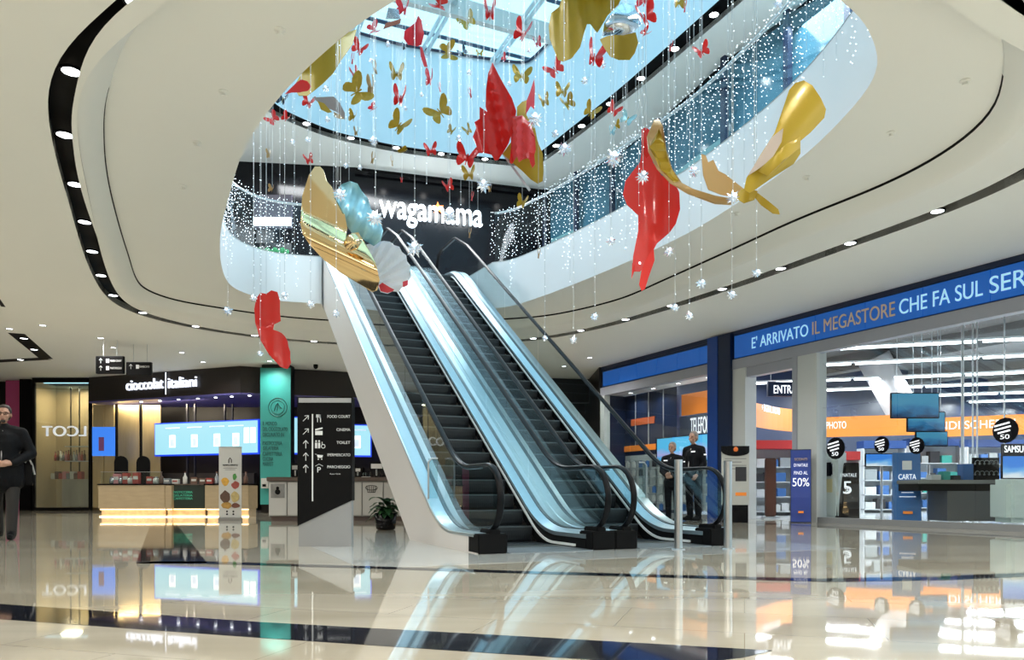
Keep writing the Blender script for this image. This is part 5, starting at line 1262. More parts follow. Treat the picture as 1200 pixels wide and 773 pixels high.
    for n_ in 'RL':
        sh, el, wr_ = J['sh'+n_], J['el'+n_], J['wr'+n_]; cuff = Vector(el).lerp(Vector(wr_), .95)
        j.cap(nb, sh, .09*P_, .078*P_); j.cap(sh, el, .078*P_, .062*P_); j.cap(el, cuff, .062*P_, .045*P_)
    remesh(j.build('jacket', top, root, False, True), .012, 2)
    z = MB(); z.tube([(cl.x, cl.y-.146*P_, cl.z+.02), (wa[0], wa[1]-.162*P_, wa[2]), (ch[0], ch[1]-.140*P_, ch[2]+.02), (nb[0], nb[1]-.090*P_, nb[2])], .007, 5); z.build('zip', M_steel, root)
    for n_ in 'RL':
        an, toe = Vector(J['an'+n_]), Vector(J['toe'+n_]); s_ = MB(); d = (toe-an); d.z = 0; d.normalize()
        heel = Vector((an.x, an.y, an.z-.045))-d*.03; tip = Vector((toe.x, toe.y, toe.z))
        s_.cap(an+Vector((0, 0, .0)), heel, .050, .047); s_.cap(an, an.lerp(toe, .6), .050, .046); s_.cap(heel, tip, .044, .040); s_.cap(tip-d*.03, tip+d*.04, .044, .034)
        so_ = s_.build('shoe', shoes, root, False, True); remesh(so_, .008, 2)
    if badge:
        for q in badge: bd = MB(); bd.box(q[0]-.045, q[0]+.045, q[1]-.006, q[1]+.006, q[2]-.012, q[2]+.012); bd.build('badge', M_wtext, root)
    if bag:
        g = MB(); g.bbox(.10, .34, .02, .14, .72, 1.02, .03); g.build('bag', M_black, root); g = MB(); g.tube([(.23, .02, 1.02), (.27, -.02, 1.10), (.31, .04, .98), (.335, .05, .86)], .012, 6); g.build('bag_strap', mat('strap_grey2', (.35, .35, .34), .5), root)
    return root
base = dict(pelvis=(0, 0, .95), waist=(0, -.005, 1.08), chest=(0, 0, 1.28), neckbase=(0, .005, 1.43), neck=(0, 0, 1.50), head=(0, -.02, 1.645),
            shR=(-.185, .005, 1.40), shL=(.185, .005, 1.40), elR=(-.25, .03, 1.13), elL=(.25, .03, 1.13), wrR=(-.24, -.08, .90), wrL=(.24, -.08, .90), hdR=(-.235, -.11, .82), hdL=(.235, -.11, .82),
            hpR=(-.095, 0, .90), hpL=(.095, 0, .90), knR=(-.10, -.01, .50), knL=(.10, -.01, .50), anR=(-.10, .02, .09), anL=(.10, .02, .09), toeR=(-.11, -.13, .045), toeL=(.11, -.13, .045))
J1 = dict(base); J1.update(elR=(-.29, .02, 1.12), wrR=(-.10, -.22, 1.00), hdR=(.0, -.26, .99), elL=(.30, .02, 1.14), wrL=(.13, -.20, 1.00), hdL=(.03, -.25, .985), knL=(.10, -.06, .50), anL=(.09, -.07, .09), toeL=(.10, -.22, .045), anR=(-.10, .20, .11), knR=(-.10, .06, .50), toeR=(-.11, .06, .050))
sk = mat('skin_tone', (.42, .24, .17), .5, noise=.08, nscale=10); dk = mat('hair_dark', (.018, .012, .010), .5); gy = mat('hair_grey', (.22, .20, .18), .6)
wool = mat('black_coat', (.004, .0045, .006), .7, spec=.15, noise=.3, nscale=12, bump=.4)
person('man with glasses and a black padded coat walking at the left edge', x_(8, 10.05), 10.0, 1.77, .42, J1, sk, dk, wool, mat('grey_trousers', (.014, .012, .011), .7, noise=.2, nscale=20), M_black, .80, True, True, 1.12)
J2 = dict(base); J2.update(elR=(-.24, -.02, 1.13), wrR=(-.08, -.20, 1.03), hdR=(0, -.25, 1.05), elL=(.25, -.01, 1.13), wrL=(.10, -.20, .99), hdL=(.02, -.25, .99))
bu = mat('black_uniform', (.004, .005, .008), .7, spec=.15, noise=.2, nscale=10)
person('shorter uniformed guard in black standing behind the right handrail', x_(788, 15.9), 15.9, 1.66, -.6, J2, sk, gy, bu, bu, M_black, .86, False, False, 1.02, ((-.10, -.150, 1.36), (.26, -.03, 1.33)))
J3 = dict(base); J3.update(elL=(.23, .02, 1.12), wrL=(.20, -.13, .92), hdL=(.18, -.18, .86), elR=(-.25, .02, 1.12), wrR=(-.12, -.2, .98), hdR=(-.06, -.25, .97))
person('taller guard in a black uniform standing beside the shorter one', x_(813, 16.3), 16.3, 1.92, -.9, J3, sk, gy, bu, bu, M_black, .86, False, False, 1.0, ((.10, -.150, 1.36), (.265, -.02, 1.30)))

# ================================================================== HANGING DECORATION
M_ra = mat('red_acrylic', (.78, .035, .03), .28, transl=.35, coat=.3); M_rp = mat('pink_red_acrylic', (.80, .10, .14), .3, transl=.5)
M_ga = mat('gold_acrylic', (.52, .38, .035), .32, .12, transl=.32, coat=.15); M_gt = mat('tan_acrylic', (.62, .45, .22), .3, .2, transl=.4)
M_gm = mat('gold_mirror', (.86, .64, .34), .09, 1., bump=.12, nscale=2.); M_sv = mat('silver_foil', (.62, .70, .78), .14, 1., bump=.3, nscale=3)
M_cy = mat('cyan_foil', (.33, .66, .88), .25, .25, bump=.8, nscale=5, noise=.35); M_sh = mat('pearl_foil', (.90, .95, 1.0), .25, .0, transl=.5, bump=.6, nscale=5, noise=.2); M_cl = glass('clear_film', (.84, .86, .86), 1.5, .02, .12)
M_dk = mat('dark_foil', (.05, .09, .14), .25, .6)
COL = dict(red=M_ra, pink=M_rp, gold=M_ga, tan=M_gt, silver=M_sv, dark=M_dk, blue=M_cy)
_wing = {}
def wing_mesh(col, side):
    key = (col, side)
    if key in _wing: return _wing[key]
    pts = [(.015, .05), (.05, .13), (.14, .26), (.27, .37), (.40, .42), (.49, .38), (.50, .28), (.46, .17), (.40, .08), (.30, .01), (.36, -.06), (.385, -.16), (.35, -.27), (.27, -.34), (.20, -.31), (.13, -.22), (.07, -.11), (.015, -.04)]
    v2 = [Vector((x, z)) for x, z in pts]; n = len(v2); inner = [Vector((.12, .1)), Vector((.25, .2)), Vector((.38, .3)), (Vector((.2, -.08))), Vector((.28, -.2)), Vector((.12, -.03)), Vector((.32, .1))]
    r = delaunay_2d_cdt(v2+inner, [(i, (i+1) % n) for i in range(n)], [list(range(n))], 1, 1e-5)
    v = [(side*q.x, -.10*(q.x*2)**2+.03*math.sin(q.y*9), q.y) for q in r[0]]; m = len(v)
    mb = MB(); mb.v = v+[(a, b+.012, c) for a, b, c in v]; mb.f = [tuple(f) for f in r[2]]+[tuple(m+k for k in reversed(f)) for f in r[2]]+[(i, (i+1) % n, m+(i+1) % n, m+i) for i in range(n)]
    _wing[key] = mb.mesh('wing', COL[col], False); return _wing[key]
body_me = MB().cap((0, 0, -.2), (0, 0, .16), .018, .024, 6).mesh('body', M_ga); body_me2 = MB().cap((0, 0, -.2), (0, 0, .16), .018, .024, 6).mesh('body', M_ra)
TOPZ = 11.3
def wire_to(root, p, name='hanging_wire', r=.0016):
    MB().tube([p, (p.x, p.y, TOPZ)], r, 4).build(name, M_wire, root, True)
_op = [Vector(p) for p in openc]
def in_open(x, y, mar=.16):
    def ins(a, b):
        c = False; n = len(_op); j = n-1
        for i in range(n):
            p, q = _op[i], _op[j]
            if (p.y > b) != (q.y > b) and a < (q.x-p.x)*(b-p.y)/(q.y-p.y)+p.x: c = not c
            j = i
        return c
    return all(ins(x+dx*mar, y+dy*mar) for dx, dy in ((1, 0), (-1, 0), (0, 1), (0, -1)))
def hang_depth(px, D):      # nearest distance at which a wire drops through the opening
    for k in range(200):
        for d in (D+.05*k, D-.05*k):
            if d > 5.6 and in_open((px-CX)/F*d, d): return d
    for k in range(200):
        if in_open((px+4-CX)/F*(D+.05*k), D+.05*k, .03): return D+.05*k
    return D
def butterfly(px, py, size, col, roll, fold, D, label, yaw=0., pitch=0., sq=1.):
    D = hang_depth(px, D)
    s = size/F*D; c = P(px, py, D)
    root = bpy.data.objects.new('butterfly', None); C.objects.link(root); root.location = c; root.rotation_euler = Euler((pitch, math.radians(roll), yaw)); root.scale = (s, s, s)
    root.empty_display_size = .05
    tag(root, label, 'butterfly', 'small hanging butterflies')
    for sd in (-1, 1):
        o = link('wing', wing_mesh(col, sd), root); o.rotation_euler = (0, 0, -sd*math.radians(fold)); o.scale = (1, 1, 1)
    link('body', body_me2 if col in ('red', 'pink') else body_me, root)
    wire_to(root, c)
BF = [ # px, py, size, colour, roll, fold, D, label
 (474, 12, 26, 'pink', 10, 40, 8.5, 'pink butterfly at the very top edge above the left skylight tube'),
 (515, 6, 26, 'red', -70, 30, 9.5, 'red butterfly touching the top edge, left of the arched red one'),
 (574, 17, 32, 'red', 0, 55, 9.5, 'red butterfly arched like a moustache under the grey roof beam'),
 (612, 41, 32, 'red', 25, 45, 10, 'bright red butterfly with one long wing over the roof bars'),
 (549, 27, 24, 'gold', -30, 20, 11, 'pale gold butterfly under the arched red one'),
 (524, 62, 26, 'gold', 80, 15, 10, 'gold butterfly upright beside the dark small shape'),
 (562, 63, 10, 'gold', 0, 20, 11, 'tiny gold butterfly left of the red spire tip'),
 (543, 62, 14, 'dark', -40, 30, 11, 'small dark blue butterfly beside the gold upright one'),
 (592, 69, 12, 'pink', 40, 40, 11, 'small pink butterfly right of the red spire tip'),
 (629, 52, 16, 'pink', -20, 45, 12, 'faint pink-blue butterfly on the skylight bar'),
 (421, 58, 22, 'red', 30, 25, 9.5, 'red butterfly below the silver prism at upper left'),
 (438, 36, 20, 'pink', 70, 35, 10.5, 'pink sideways butterfly left of the silver prism'),
 (475, 56, 12, 'dark', 0, 55, 10, 'tiny black butterfly near the pink heart wing'),
 (413, 72, 16, 'pink', 5, 72, 10, 'thin pink butterfly seen edge-on left of the red pair'),
 (416, 88, 18, 'red', -20, 50, 9.5, 'red butterfly above the big gold cross-shaped one'),
 (418, 108, 38, 'gold', 60, 5, 8.5, 'big gold butterfly spread like a cross at left'),
 (437, 106, 30, 'tan', 5, 68, 9, 'narrow bronze butterfly seen edge-on beside the gold cross'),
 (439, 83, 20, 'tan', -12, 70, 9.5, 'narrow bronze butterfly high over the gold cross'),
 (465, 88, 26, 'gold', 0, 40, 9.5, 'gold butterfly drooping over the red bat-shaped one'),
 (469, 117, 30, 'red', 10, 52, 9, 'red butterfly with drooping bat-like wings in the middle left'),
 (437, 128, 14, 'pink', 60, 45, 10, 'small pinkish butterfly under the bronze one'),
 (415, 138, 18, 'gold', 20, 45, 9.5, 'small gold butterfly below the gold cross'),
 (467, 148, 32, 'gold', 35, 35, 8.5, 'gold butterfly with a raised pointed wing over the black slot'),
 (418, 156, 14, 'tan', 0, 60, 10, 'small tan butterfly touching the black slot at left'),
 (516, 132, 34, 'gold', -35, 12, 8.8, 'bright gold spread butterfly left of the big red wings'),
 (505, 95, 24, 'pink', 10, 62, 9.5, 'pink hourglass-shaped butterfly in mid skylight'),
 (515, 105, 14, 'pink', -10, 72, 10, 'thin pink sliver butterfly above the bright gold one'),
 (551, 112, 16, 'pink', -15, 72, 10, 'thin pink sliver butterfly left of the big red wings'),
 (529, 154, 14, 'gold', 30, 40, 10, 'small gold butterfly below the bright gold spread one'),
 (549, 154, 16, 'gold', -30, 45, 10, 'small gold butterfly beside the jagged red edge'),
 (361, 121, 20, 'red', 20, 35, 9, 'red butterfly under the large red tip at far left'),
 (320, 140, 18, 'red', -45, 15, 10, 'red butterfly over the cream soffit at far left'),
 (336, 139, 16, 'red', 40, 45, 9.5, 'red butterfly next to it with a hollow ring wing'),
 (331, 117, 18, 'dark', 20, 20, 8.5, 'black butterfly against the black slot at far left'),
 (362, 188, 16, 'red', -20, 40, 8.2, 'red butterfly perched just above the gold mirror wing'),
 (505, 177, 20, 'red', -10, 30, 9, 'red butterfly on the cream band under the black slot'),
 (547, 186, 34, 'red', 15, 28, 8.2, 'largest of the small red butterflies, left of the big gold sheet'),
 (550, 205, 22, 'gold', 0, 35, 8.5, 'gold butterfly directly under the largest small red one'),
 (525, 219, 18, 'red', -25, 35, 9, 'red butterfly over the black wall above the glowing star'),
 (553, 232, 14, 'pink', 8, 72, 9, 'thin pink sliver butterfly above the right end of the glowing sign'),
 (471, 212, 8, 'red', 0, 60, 9, 'tiny red butterfly on the black wall above the glowing sign'),
 (612, 238, 20, 'gold', 20, 42, 8.8, 'gold butterfly with folded wings over the dark corner'),
 (575, 222, 12, 'tan', 0, 60, 9, 'small tan butterfly beside the crystal star over the dark wall'),
 (550, 275, 16, 'tan', 5, 72, 9, 'narrow tan butterfly in front of the light curtain behind the sign end'),
 (631, 299, 16, 'tan', 5, 72, 8, 'narrow tan butterfly low over the white fascia'),
 (316, 182, 14, 'tan', 5, 62, 9.5, 'tan butterfly on the cream band at far left'),
 (319, 222, 12, 'tan', 20, 45, 9.5, 'pale butterfly in front of the left black wall'),
 (437, 188, 18, 'tan', 10, 68, 9, 'narrow bronze butterfly on the cream band at left'),
 (460, 191, 16, 'tan', -5, 74, 9, 'very thin bronze butterfly on the cream band'),
 (472, 178, 16, 'gold', 70, 65, 9, 'flat gold butterfly near a white star on the cream band'),
 (651, 82, 26, 'red', -35, 15, 9, 'red butterfly between the gold sheets and the spire'),
 (696, 69, 38, 'red', 8, 45, 8.5, 'tall bright red butterfly under the gold sheet pair'),
 (611, 90, 26, 'gold', 5, 15, 10, 'yellow spread butterfly on the skylight bar'),
 (638, 120, 20, 'gold', -15, 45, 9.5, 'gold butterfly right of the red spire'),
 (659, 108, 22, 'gold', 10, 30, 9, 'gold butterfly, upper of the touching pair'),
 (665, 122, 22, 'gold', -35, 30, 9.3, 'gold butterfly, lower of the touching pair'),
 (692, 132, 24, 'gold', 30, 30, 8.8, 'gold butterfly crossing the black slot'),
 (719, 130, 20, 'red', 35, 25, 8.5, 'red butterfly over the cream band, middle right'),
 (735, 140, 20, 'blue', 30, 15, 8.5, 'pale blue butterfly with star shape beside the red one'),
 (716, 155, 14, 'blue', 0, 45, 9, 'pale blue folded butterfly under the red one at middle right'),
 (722, 148, 14, 'gold', -20, 50, 8.8, 'small gold butterfly under the red one at middle right'),
 (757, 22, 34, 'red', -25, 40, 8, 'bright red butterfly beside the silver foil dome'),
 (756, 40, 16, 'red', 60, 45, 8.4, 'small red wing pair below the bright red butterfly'),
 (756, 2, 26, 'pink', 20, 20, 8, 'pink butterfly cut by the top edge, right of the silver dome'),
 (795, 4, 22, 'gold', 0, 25, 8.5, 'gold butterfly cut by the top edge at right'),
 (785, 57, 16, 'red', 10, 72, 8.5, 'thin red sliver butterfly in front of the black slot'),
 (802, 11, 18, 'pink', 5, 74, 8, 'thin pink sliver butterfly at the top right'),
 (823, 61, 22, 'red', -25, 25, 8, 'lone red butterfly over the cream band at right'),
 (659, 47, 32, 'blue', 95, 20, 8.3, 'silver-blue butterfly lying on the big gold sheet'),
 (731, 290, 10, 'red', 0, 70, 8, 'tiny thin red butterfly in front of the right light curtain'),
]
for i, q in enumerate(BF):
    if q[1] > 285 and q[0] == 731: continue
    butterfly(*q, yaw=((i*37) % 21-10)/40)

def big(label, D, parts, cat='butterfly', hang=None, name='giant_butterfly'):
    px, py = hang or (sum(a for a, b in parts[0][1])/len(parts[0][1]), min(b for a, b in parts[0][1]))
    D = hang_depth(px, D)
    p = P(px, py, D); root = thing(name, label, cat, tuple(p))
    for nm, ol, m, dD, bend, *st in parts: sheet(ol, D+dD, nm, m, root, bend, *(st or ()))
    wire_to(root, p, r=.003)
    return root
sin, cos = math.sin, math.cos
big('biggest red paper-like butterfly with a tall spire wing and jagged lower edge', 7.6, [
 ('spire_wing', [(577, 73), (572, 86), (569.5, 105), (569, 125), (571, 131), (565, 127), (562, 125), (562, 139), (556, 143), (558, 150), (554, 160), (558, 170), (560, 179), (568, 179), (576, 181), (580, 188), (584, 187), (590, 178), (596, 168), (600, 155), (604, 140), (605, 130), (600, 115), (590, 98), (583, 85)], M_ra, 0, lambda u, v: .22*sin(u*2.2+v)+.03*sin(u*18+v*9)),
 ('folded_wing', [(599, 137), (612, 135), (622, 145), (627, 160), (628, 175), (624, 190), (618, 185), (612, 187), (608, 190), (606, 183), (600, 192), (597, 190), (599, 170), (598, 150)], M_ra, .05, lambda u, v: .25*u*u+.03*sin(u*16)),
 ('upper_tip', [(621, 108), (626, 92), (627, 105), (626, 128), (622, 124), (616, 134), (617, 118)], M_rp, .02, lambda u, v: .1*u),
 ('tail', [(620, 178), (626, 180), (627, 192), (624, 197), (621, 190)], M_ra, 0, lambda u, v: .05*v)], hang=(579, 75))
big('large gold sheet wing behind the biggest red butterfly', 8.0, [
 ('wing', [(606, 125), (612, 119), (618, 117), (617, 135), (627, 150), (630, 165), (636, 180), (637, 200), (636, 212), (630, 215), (622, 210), (612, 200), (600, 190), (589, 180), (596, 170), (604, 160), (605, 145)], M_ga, 0, lambda u, v: .25*u*v),
 ('strut', [(588, 180), (590, 179), (622, 222), (620, 224)], M_wire, .02, lambda u, v: 0)], hang=(614, 119))
big('giant gold double-winged butterfly hanging from the top edge', 7.4, [
 ('upper_wing', [(643, 30), (646, 15), (655, 8), (662, -12), (732, -12), (725, 5), (712, 18), (704, 32), (700, 38), (697, 35), (692, 28), (688, 28), (684, 40), (680, 55), (670, 68), (660, 72), (654, 70), (650, 60), (644, 45)], M_ga, 0, lambda u, v: .18*sin(u*3)+.025*sin(u*30)*v),
 ('lower_wing', [(703, 46), (712, 42), (725, 40), (745, 38), (748, 50), (744, 62), (738, 70), (725, 70), (715, 66), (708, 56)], M_ga, .1, lambda u, v: .12*sin(u*3))], hang=(690, -10))
big('silver foil dome wing shining beside the gold giant', 7.1, [
 ('wing', [(706, 42), (708, 28), (716, 15), (728, 3), (740, 5), (750, 18), (751, 28), (742, 38), (730, 41), (718, 40)], M_sv, 0, lambda u, v: .25*((u-.5)**2+(v-.5)**2)*2, 3.),
 ], hang=(733, 5), name='foil_wing')
big('long narrow gold wing half hidden by the ceiling edge at upper left', 7.9, [
 ('wing', [(418, 34), (413, 52), (400, 70), (390, 86), (378, 98), (368, 106), (360, 112), (350, 112), (344, 102), (352, 88), (370, 68), (388, 52), (402, 40)], M_ga, 0, lambda u, v: .3*sin(u*3)),
 ], hang=(402, 40), name='giant_wing')
big('bright red pointed wing at the tip of the long gold wing', 7.6, [
 ('wing', [(334, 110), (348, 96), (353, 93), (360, 95), (365, 101), (361, 106), (350, 108), (342, 108)], M_ra, 0, lambda u, v: .1*u), ], hang=(353, 94), name='giant_wing')
big('smoky transparent butterfly with gold lower wings at left', 8.2, [
 ('film_wing', [(366, 114), (391, 113), (398, 120), (404, 132), (404, 140), (396, 132), (388, 128), (380, 126)], mat('smoky_film', (.45, .42, .42), .3, transl=.5), 0, lambda u, v: .08*u),
 ('left_wing', [(372, 118), (380, 121), (386, 128), (389, 131), (384, 132), (376, 128)], M_ga, -.03, lambda u, v: 0), ('right_wing', [(391, 131), (398, 134), (403, 139), (398, 139), (392, 137)], M_gt, -.03, lambda u, v: 0)], hang=(388, 114))
big('silver and grey folded prism wing near the skylight tube', 8.0, [
 ('upper_fold', [(452, 22), (455, 9), (467, 11), (469, 22)], M_sv, 0, lambda u, v: .1*u), ('lower_fold', [(449, 34), (452, 27), (470, 22), (469, 27)], mat('rust_foil', (.35, .14, .10), .3, .4), -.02, lambda u, v: .1*u)], hang=(461, 10), name='foil_wing')
big('pink heart-shaped wing with a trailing ribbon in the skylight', 8.4, [
 ('wing', [(490, 18), (494, 24), (497, 40), (494, 52), (489, 54), (478, 52), (473, 45), (474, 36), (482, 30), (487, 26)], M_rp, 0, lambda u, v: .12*sin(u*3), 3.), ('ribbon', [(492, 54), (495, 56), (499, 70), (501, 78), (497, 78), (493, 66)], M_rp, .03, lambda u, v: .05*v, 3.)], hang=(491, 19), name='giant_wing')
big('giant red curved butterfly hanging over the right fascia with a drooping tail', 6.4, [
 ('main_wing', [(752, 178), (764, 176), (765, 190), (775, 205), (790, 213), (796, 225), (797, 245), (792, 262), (785, 272), (770, 285), (762, 300), (756, 312), (750, 318), (741, 318), (742, 300), (748, 270), (748, 252), (735, 240), (730, 228), (733, 212), (742, 200), (750, 190)], M_ra, 0, lambda u, v: .22*sin(u*2.6)+.1*v),
 ('upper_wing', [(752, 151), (757, 149), (763, 154), (764, 165), (763, 180), (758, 186), (752, 178)], M_ra, -.03, lambda u, v: .05*v),
 ('tail', [(766, 290), (767, 305), (760, 325), (756, 338), (752, 341), (749, 333), (752, 315), (760, 298)], M_ra, .05, lambda u, v: .08*v), ('tail', [(741, 308), (744, 306), (743, 318), (740, 327)], M_ra, .05, lambda u, v: .08*v)], hang=(757, 152))
big('giant gold butterfly with a tall curled right wing over the right soffit', 6.0, [
 ('left_wing', [(758, 160), (766, 141), (772, 139), (777, 148), (781, 175), (788, 198), (799, 214), (812, 221), (838, 229), (866, 234), (856, 240), (838, 239), (806, 227), (786, 215), (770, 198), (760, 178)], M_gt, .15, lambda u, v: .20*sin(u*3)+.02*sin(v*26)),
 ('left_wing_fold', [(761, 172), (772, 150), (779, 168), (786, 196), (796, 212), (790, 214), (774, 198)], M_ga, .10, lambda u, v: .02*sin(v*30)),
 ('small_wing', [(822, 180), (827, 182), (830, 190), (836, 187), (842, 200), (850, 204), (860, 212), (873, 222), (868, 232), (845, 228), (830, 222), (824, 205)], M_gt, .05, lambda u, v: .06*u),
 ('right_wing', [(872, 222), (875, 208), (880, 200), (892, 180), (908, 155), (920, 120), (925, 105), (932, 97), (942, 94), (952, 100), (962, 115), (968, 128), (966, 138), (950, 155), (938, 165), (938, 180), (930, 192), (905, 208), (885, 222), (878, 226)], M_ga, 0, lambda u, v: -.28*sin((u+1-v)*1.7)),
 ('pale_lining', [(876, 206), (890, 184), (905, 160), (918, 150), (916, 166), (905, 185), (890, 197)], mat('pale_lining', (.62, .55, .50), .35, transl=.3), -.28, lambda u, v: -.10*u),
 ('fold', [(888, 200), (922, 168), (938, 160), (938, 172), (926, 182), (900, 206)], M_ga, -.30, lambda u, v: -.12*sin(u*3)),
 ('tail', [(880, 225), (888, 226), (900, 235), (912, 245), (914, 251), (906, 250), (892, 240)], M_ga, 0, lambda u, v: -.1*u),
 ('knot', [(862, 232), (868, 222), (878, 220), (888, 224), (884, 234), (872, 238)], M_ga, -.05, lambda u, v: .05*sin(u*3))], hang=(884, 215))
big('giant butterfly of gold mirror foil with cyan and pearl crumpled wings over the escalators', 7.8, [
 ('gold_wing', [(352, 262), (354, 230), (362, 205), (369, 195), (375, 195), (379, 199), (383, 212), (389, 219), (396, 236), (404, 251), (407, 267), (405, 280), (412, 273), (420, 272), (428, 285), (440, 307), (445, 328), (442, 340), (436, 342), (420, 332), (400, 320), (380, 305), (364, 288), (355, 275)], M_gm, 0, lambda u, v: (lambda w: .35*(w-.5) if w > .5 else -.16*sin((.5-w)*9)*(1-.2*w))(v+.30*(u-.5)), 3.),
 ('gold_curl', [(402, 284), (408, 275), (416, 273), (424, 283), (419, 291), (411, 294), (405, 291)], M_gm, -.25, lambda u, v: -.12*sin(u*3)*sin(v*3), 2.5),
 ('cyan_wing', [(391, 228), (400, 216), (410, 212), (419, 215), (424, 224), (431, 232), (435, 245), (444, 255), (449, 270), (446, 282), (438, 288), (425, 280), (412, 273), (405, 262), (400, 245)], M_cy, .15, lambda u, v: .10*sin(v*7+u*4)+.03*sin(u*20-v*9), 3.),
 ('pearl_wing', [(428, 287), (436, 285), (444, 283), (450, 282), (457, 283), (462, 287), (468, 289), (471, 295), (476, 299), (477, 306), (481, 311), (480, 318), (482, 324), (478, 329), (477, 335), (471, 337), (467, 342), (460, 341), (454, 344), (446, 342), (442, 334), (438, 312)], M_sh, .18, lambda u, v: .04*sin(math.atan2(v-.1, u+.05)*26)*(u*u+v*v)**.5+.05*u, 2.5),
 ('pink_patch', [(448, 331), (456, 336), (462, 339), (460, 341), (454, 343), (446, 341), (444, 334)], M_rp, .14, lambda u, v: 0, 3.), ('pink_patch', [(472, 330), (478, 328), (478, 334), (472, 336)], M_rp, .14, lambda u, v: 0, 3.)], hang=(396, 216))
big('red butterfly cut-out with scalloped edge hanging lowest at left under the ceiling', 9.6, [
 ('left_wing', [(300, 350), (305, 343), (312, 344), (318, 340), (325, 342), (328, 352), (328, 365), (329, 376), (321, 380), (305, 382), (299, 378), (298, 362)], M_ra, 0, lambda u, v: .06*sin(u*3)),
 ('right_wing', [(299, 378), (305, 382), (321, 380), (320, 386), (326, 388), (330, 390), (334, 394), (337, 400), (338, 406), (340, 412), (340, 419), (341, 425), (337, 432), (332, 431), (328, 429), (315, 415), (305, 398)], M_ra, .005, lambda u, v: -.08*sin(u*3))], hang=(312, 345))

# bead strings with crystal stars
star_me = None
def crystal_mesh():
    mb = MB(); rq = random.Random(4)
    mb.sph((0, 0, 0), .45, 8, 6)
    for k in range(26):
        th = math.acos(1-2*(k+.5)/26); ph = k*2.39996; d = Vector((sin(th)*cos(ph), sin(th)*sin(ph), cos(th))); a = d.orthogonal().normalized(); b = d.cross(a)
        L_ = rq.uniform(.75, 1.05); w_ = .20; n = len(mb.v)
        mb.v += [tuple(d*.3+a*w_), tuple(d*.3+b*w_), tuple(d*.3-a*w_), tuple(d*.3-b*w_), tuple(d*L_)]; mb.f += [(n, n+1, n+4), (n+1, n+2, n+4), (n+2, n+3, n+4), (n+3, n, n+4)]
    return mb.mesh('crystal_star', None)
M_cr = mat('crystal', (.70, .78, .88), .06, .85, emit=(.65, .8, 1), es=.08); star_me = crystal_mesh(); star_me.materials.append(M_cr)
core_me = MB().sph((0, 0, 0), .22, 6, 5).mesh('led_core', M_led)
ST = [(267, 364, 14, 6.9), (297.4, 349, 12, 7.2), (333.6, 346, 12, 7.4), (364, 356, 13, 7.0), (394, 367, 13, 6.9), (305, 414, 9, 7.2), (399, 228, 20, 5.3), (440, 255, 24, 6.2), (486, 291, 24, 7.0), (527, 253, 20, 7.6), (567, 217, 20, 7.0), (405.5, 194, 8, 8.5), (422, 196, 8, 8.8),
      (638.5, 396, 9, 8.4), (672, 398, 12, 7.6), (697, 371, 12, 7.8), (716, 282.5, 15, 7.2), (748.5, 311, 15, 6.6), (784, 294.5, 15, 6.6), (791, 360, 13, 7.0), (808, 370, 13, 7.2), (822, 332, 15, 6.5), (857.6, 345, 14, 6.7), (886.5, 320, 14, 6.5), (859, 232, 19, 5.7), (813, 201, 17, 6.4), (753.6, 207, 20, 6.2), (719, 186, 26, 6.6),
      (627, 140, 22, 7.0), (661, 175, 20, 7.2), (651, 157, 12, 8.5), (733, 291, 6, 9), (455, 52, 9, 9), (382, 104, 10, 8.6), (384, 140, 9, 8.8), (361, 164, 9, 9), (343, 166, 8, 9), (435, 71, 7, 10), (494, 111, 7, 9.5), (550, 85, 9, 9.2), (438, 165, 14, 8.6), (538, 162, 10, 9), (475, 127, 7, 9.5), (706, 76, 12, 8.6), (685, 95, 12, 8.4), (597, 98, 8, 9.6), (912, 5, 14, 7.4), (620, 60, 8, 10), (595, 57, 7, 10.5)]
low = sorted([s for s in ST if s[1] > 265], key=lambda s: s[0]); mid = sorted([s for s in ST if 150 < s[1] <= 265], key=lambda s: s[0]); hi = sorted([s for s in ST if s[1] <= 150], key=lambda s: s[0])
rq = random.Random(21)
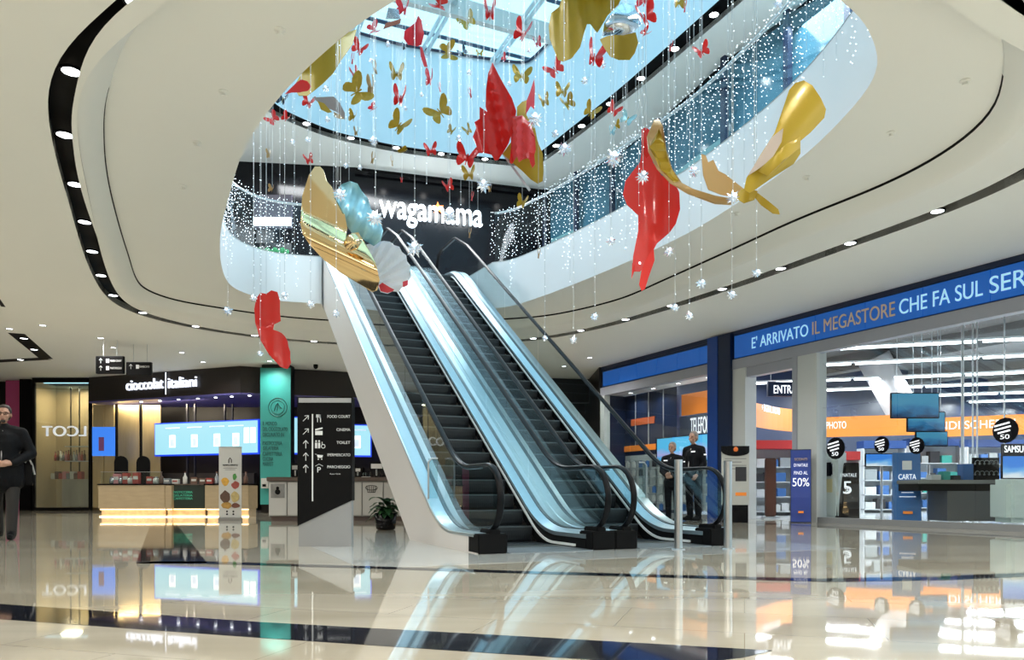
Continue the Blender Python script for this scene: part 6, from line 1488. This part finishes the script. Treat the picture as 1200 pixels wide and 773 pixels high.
for nm, lst in (('lowest', low), ('middle', mid), ('highest', hi)):
    for i, (px, py, sz, D) in enumerate(lst):
        D = hang_depth(px, D)
        c = P(px, py, D); r_ = sz/F*D*.5
        o = thing('star_string', 'bead string with crystal star, %s from left of the %s-hanging stars' % (ORD[i], nm), 'light string', tuple(c), 0, 'bead strings with crystal stars')
        s1 = link('crystal_star', star_me, o); s1.scale = (r_,)*3; s1.rotation_euler = (rq.random()*3, rq.random()*3, rq.random()*3)
        s2 = link('led_core', core_me, o); s2.scale = (r_,)*3; s2.location = (0, -r_*.75, r_*.15)
        MB().tube([c, (c.x, c.y, TOPZ)], .0022, 4).build('wire', M_wire, o, True)
        mb = MB(); z = c.z+.12
        while z < min(TOPZ, CAM_Z+600/F*D): octa(mb, c.x+rq.uniform(-.008, .008), c.y-.004, z, .0052); z += rq.uniform(.11, .22)
        b_ = mb.build('bead_lights', M_led, o, True); b_['kind'] = 'stuff'
# bare bead strings in pairs
BS = [(297, 345, 8.5), (306, 345, 8.6), (328, 350, 8.3), (345, 300, 9), (375, 230, 9), (391, 240, 8.8), (409, 230, 9.3), (540, 240, 8.7), (560, 250, 8.4), (590, 175, 9.2), (500, 215, 9.4), (752, 200, 8.0), (777, 290, 7.8), (783, 250, 8.2), (745, 170, 8.4), (805, 160, 8.0), (820, 120, 8.2), (853, 230, 7.6), (872, 215, 7.9), (882, 100, 8.0), (693, 230, 8.4), (730, 210, 8.1), (668, 330, 8.0), (640, 210, 8.8), (790, 120, 8.6), (980, 70, 7.4), (965, 90, 7.6), (945, 60, 7.8)]
BS.sort()
for i, (px, py, D) in enumerate(BS):
    D = hang_depth(px, D)
    c = P(px, py, D); o = thing('bead_string', 'plain bead string without a star, %s' % (ORD[i]+' from the left' if i < 24 else ORD[len(BS)-1-i]+' from the right'), 'light string', tuple(c), 0, 'plain bead strings')
    MB().tube([c, (c.x, c.y, TOPZ)], .0016, 4).build('wire', M_wire, o, True); mb = MB(); z = c.z
    while z < min(TOPZ, CAM_Z+600/F*D): octa(mb, c.x, c.y-.004, z, .0058); z += rq.uniform(.13, .28)
    b_ = mb.build('bead_lights', M_led, o, True); b_['kind'] = 'stuff'
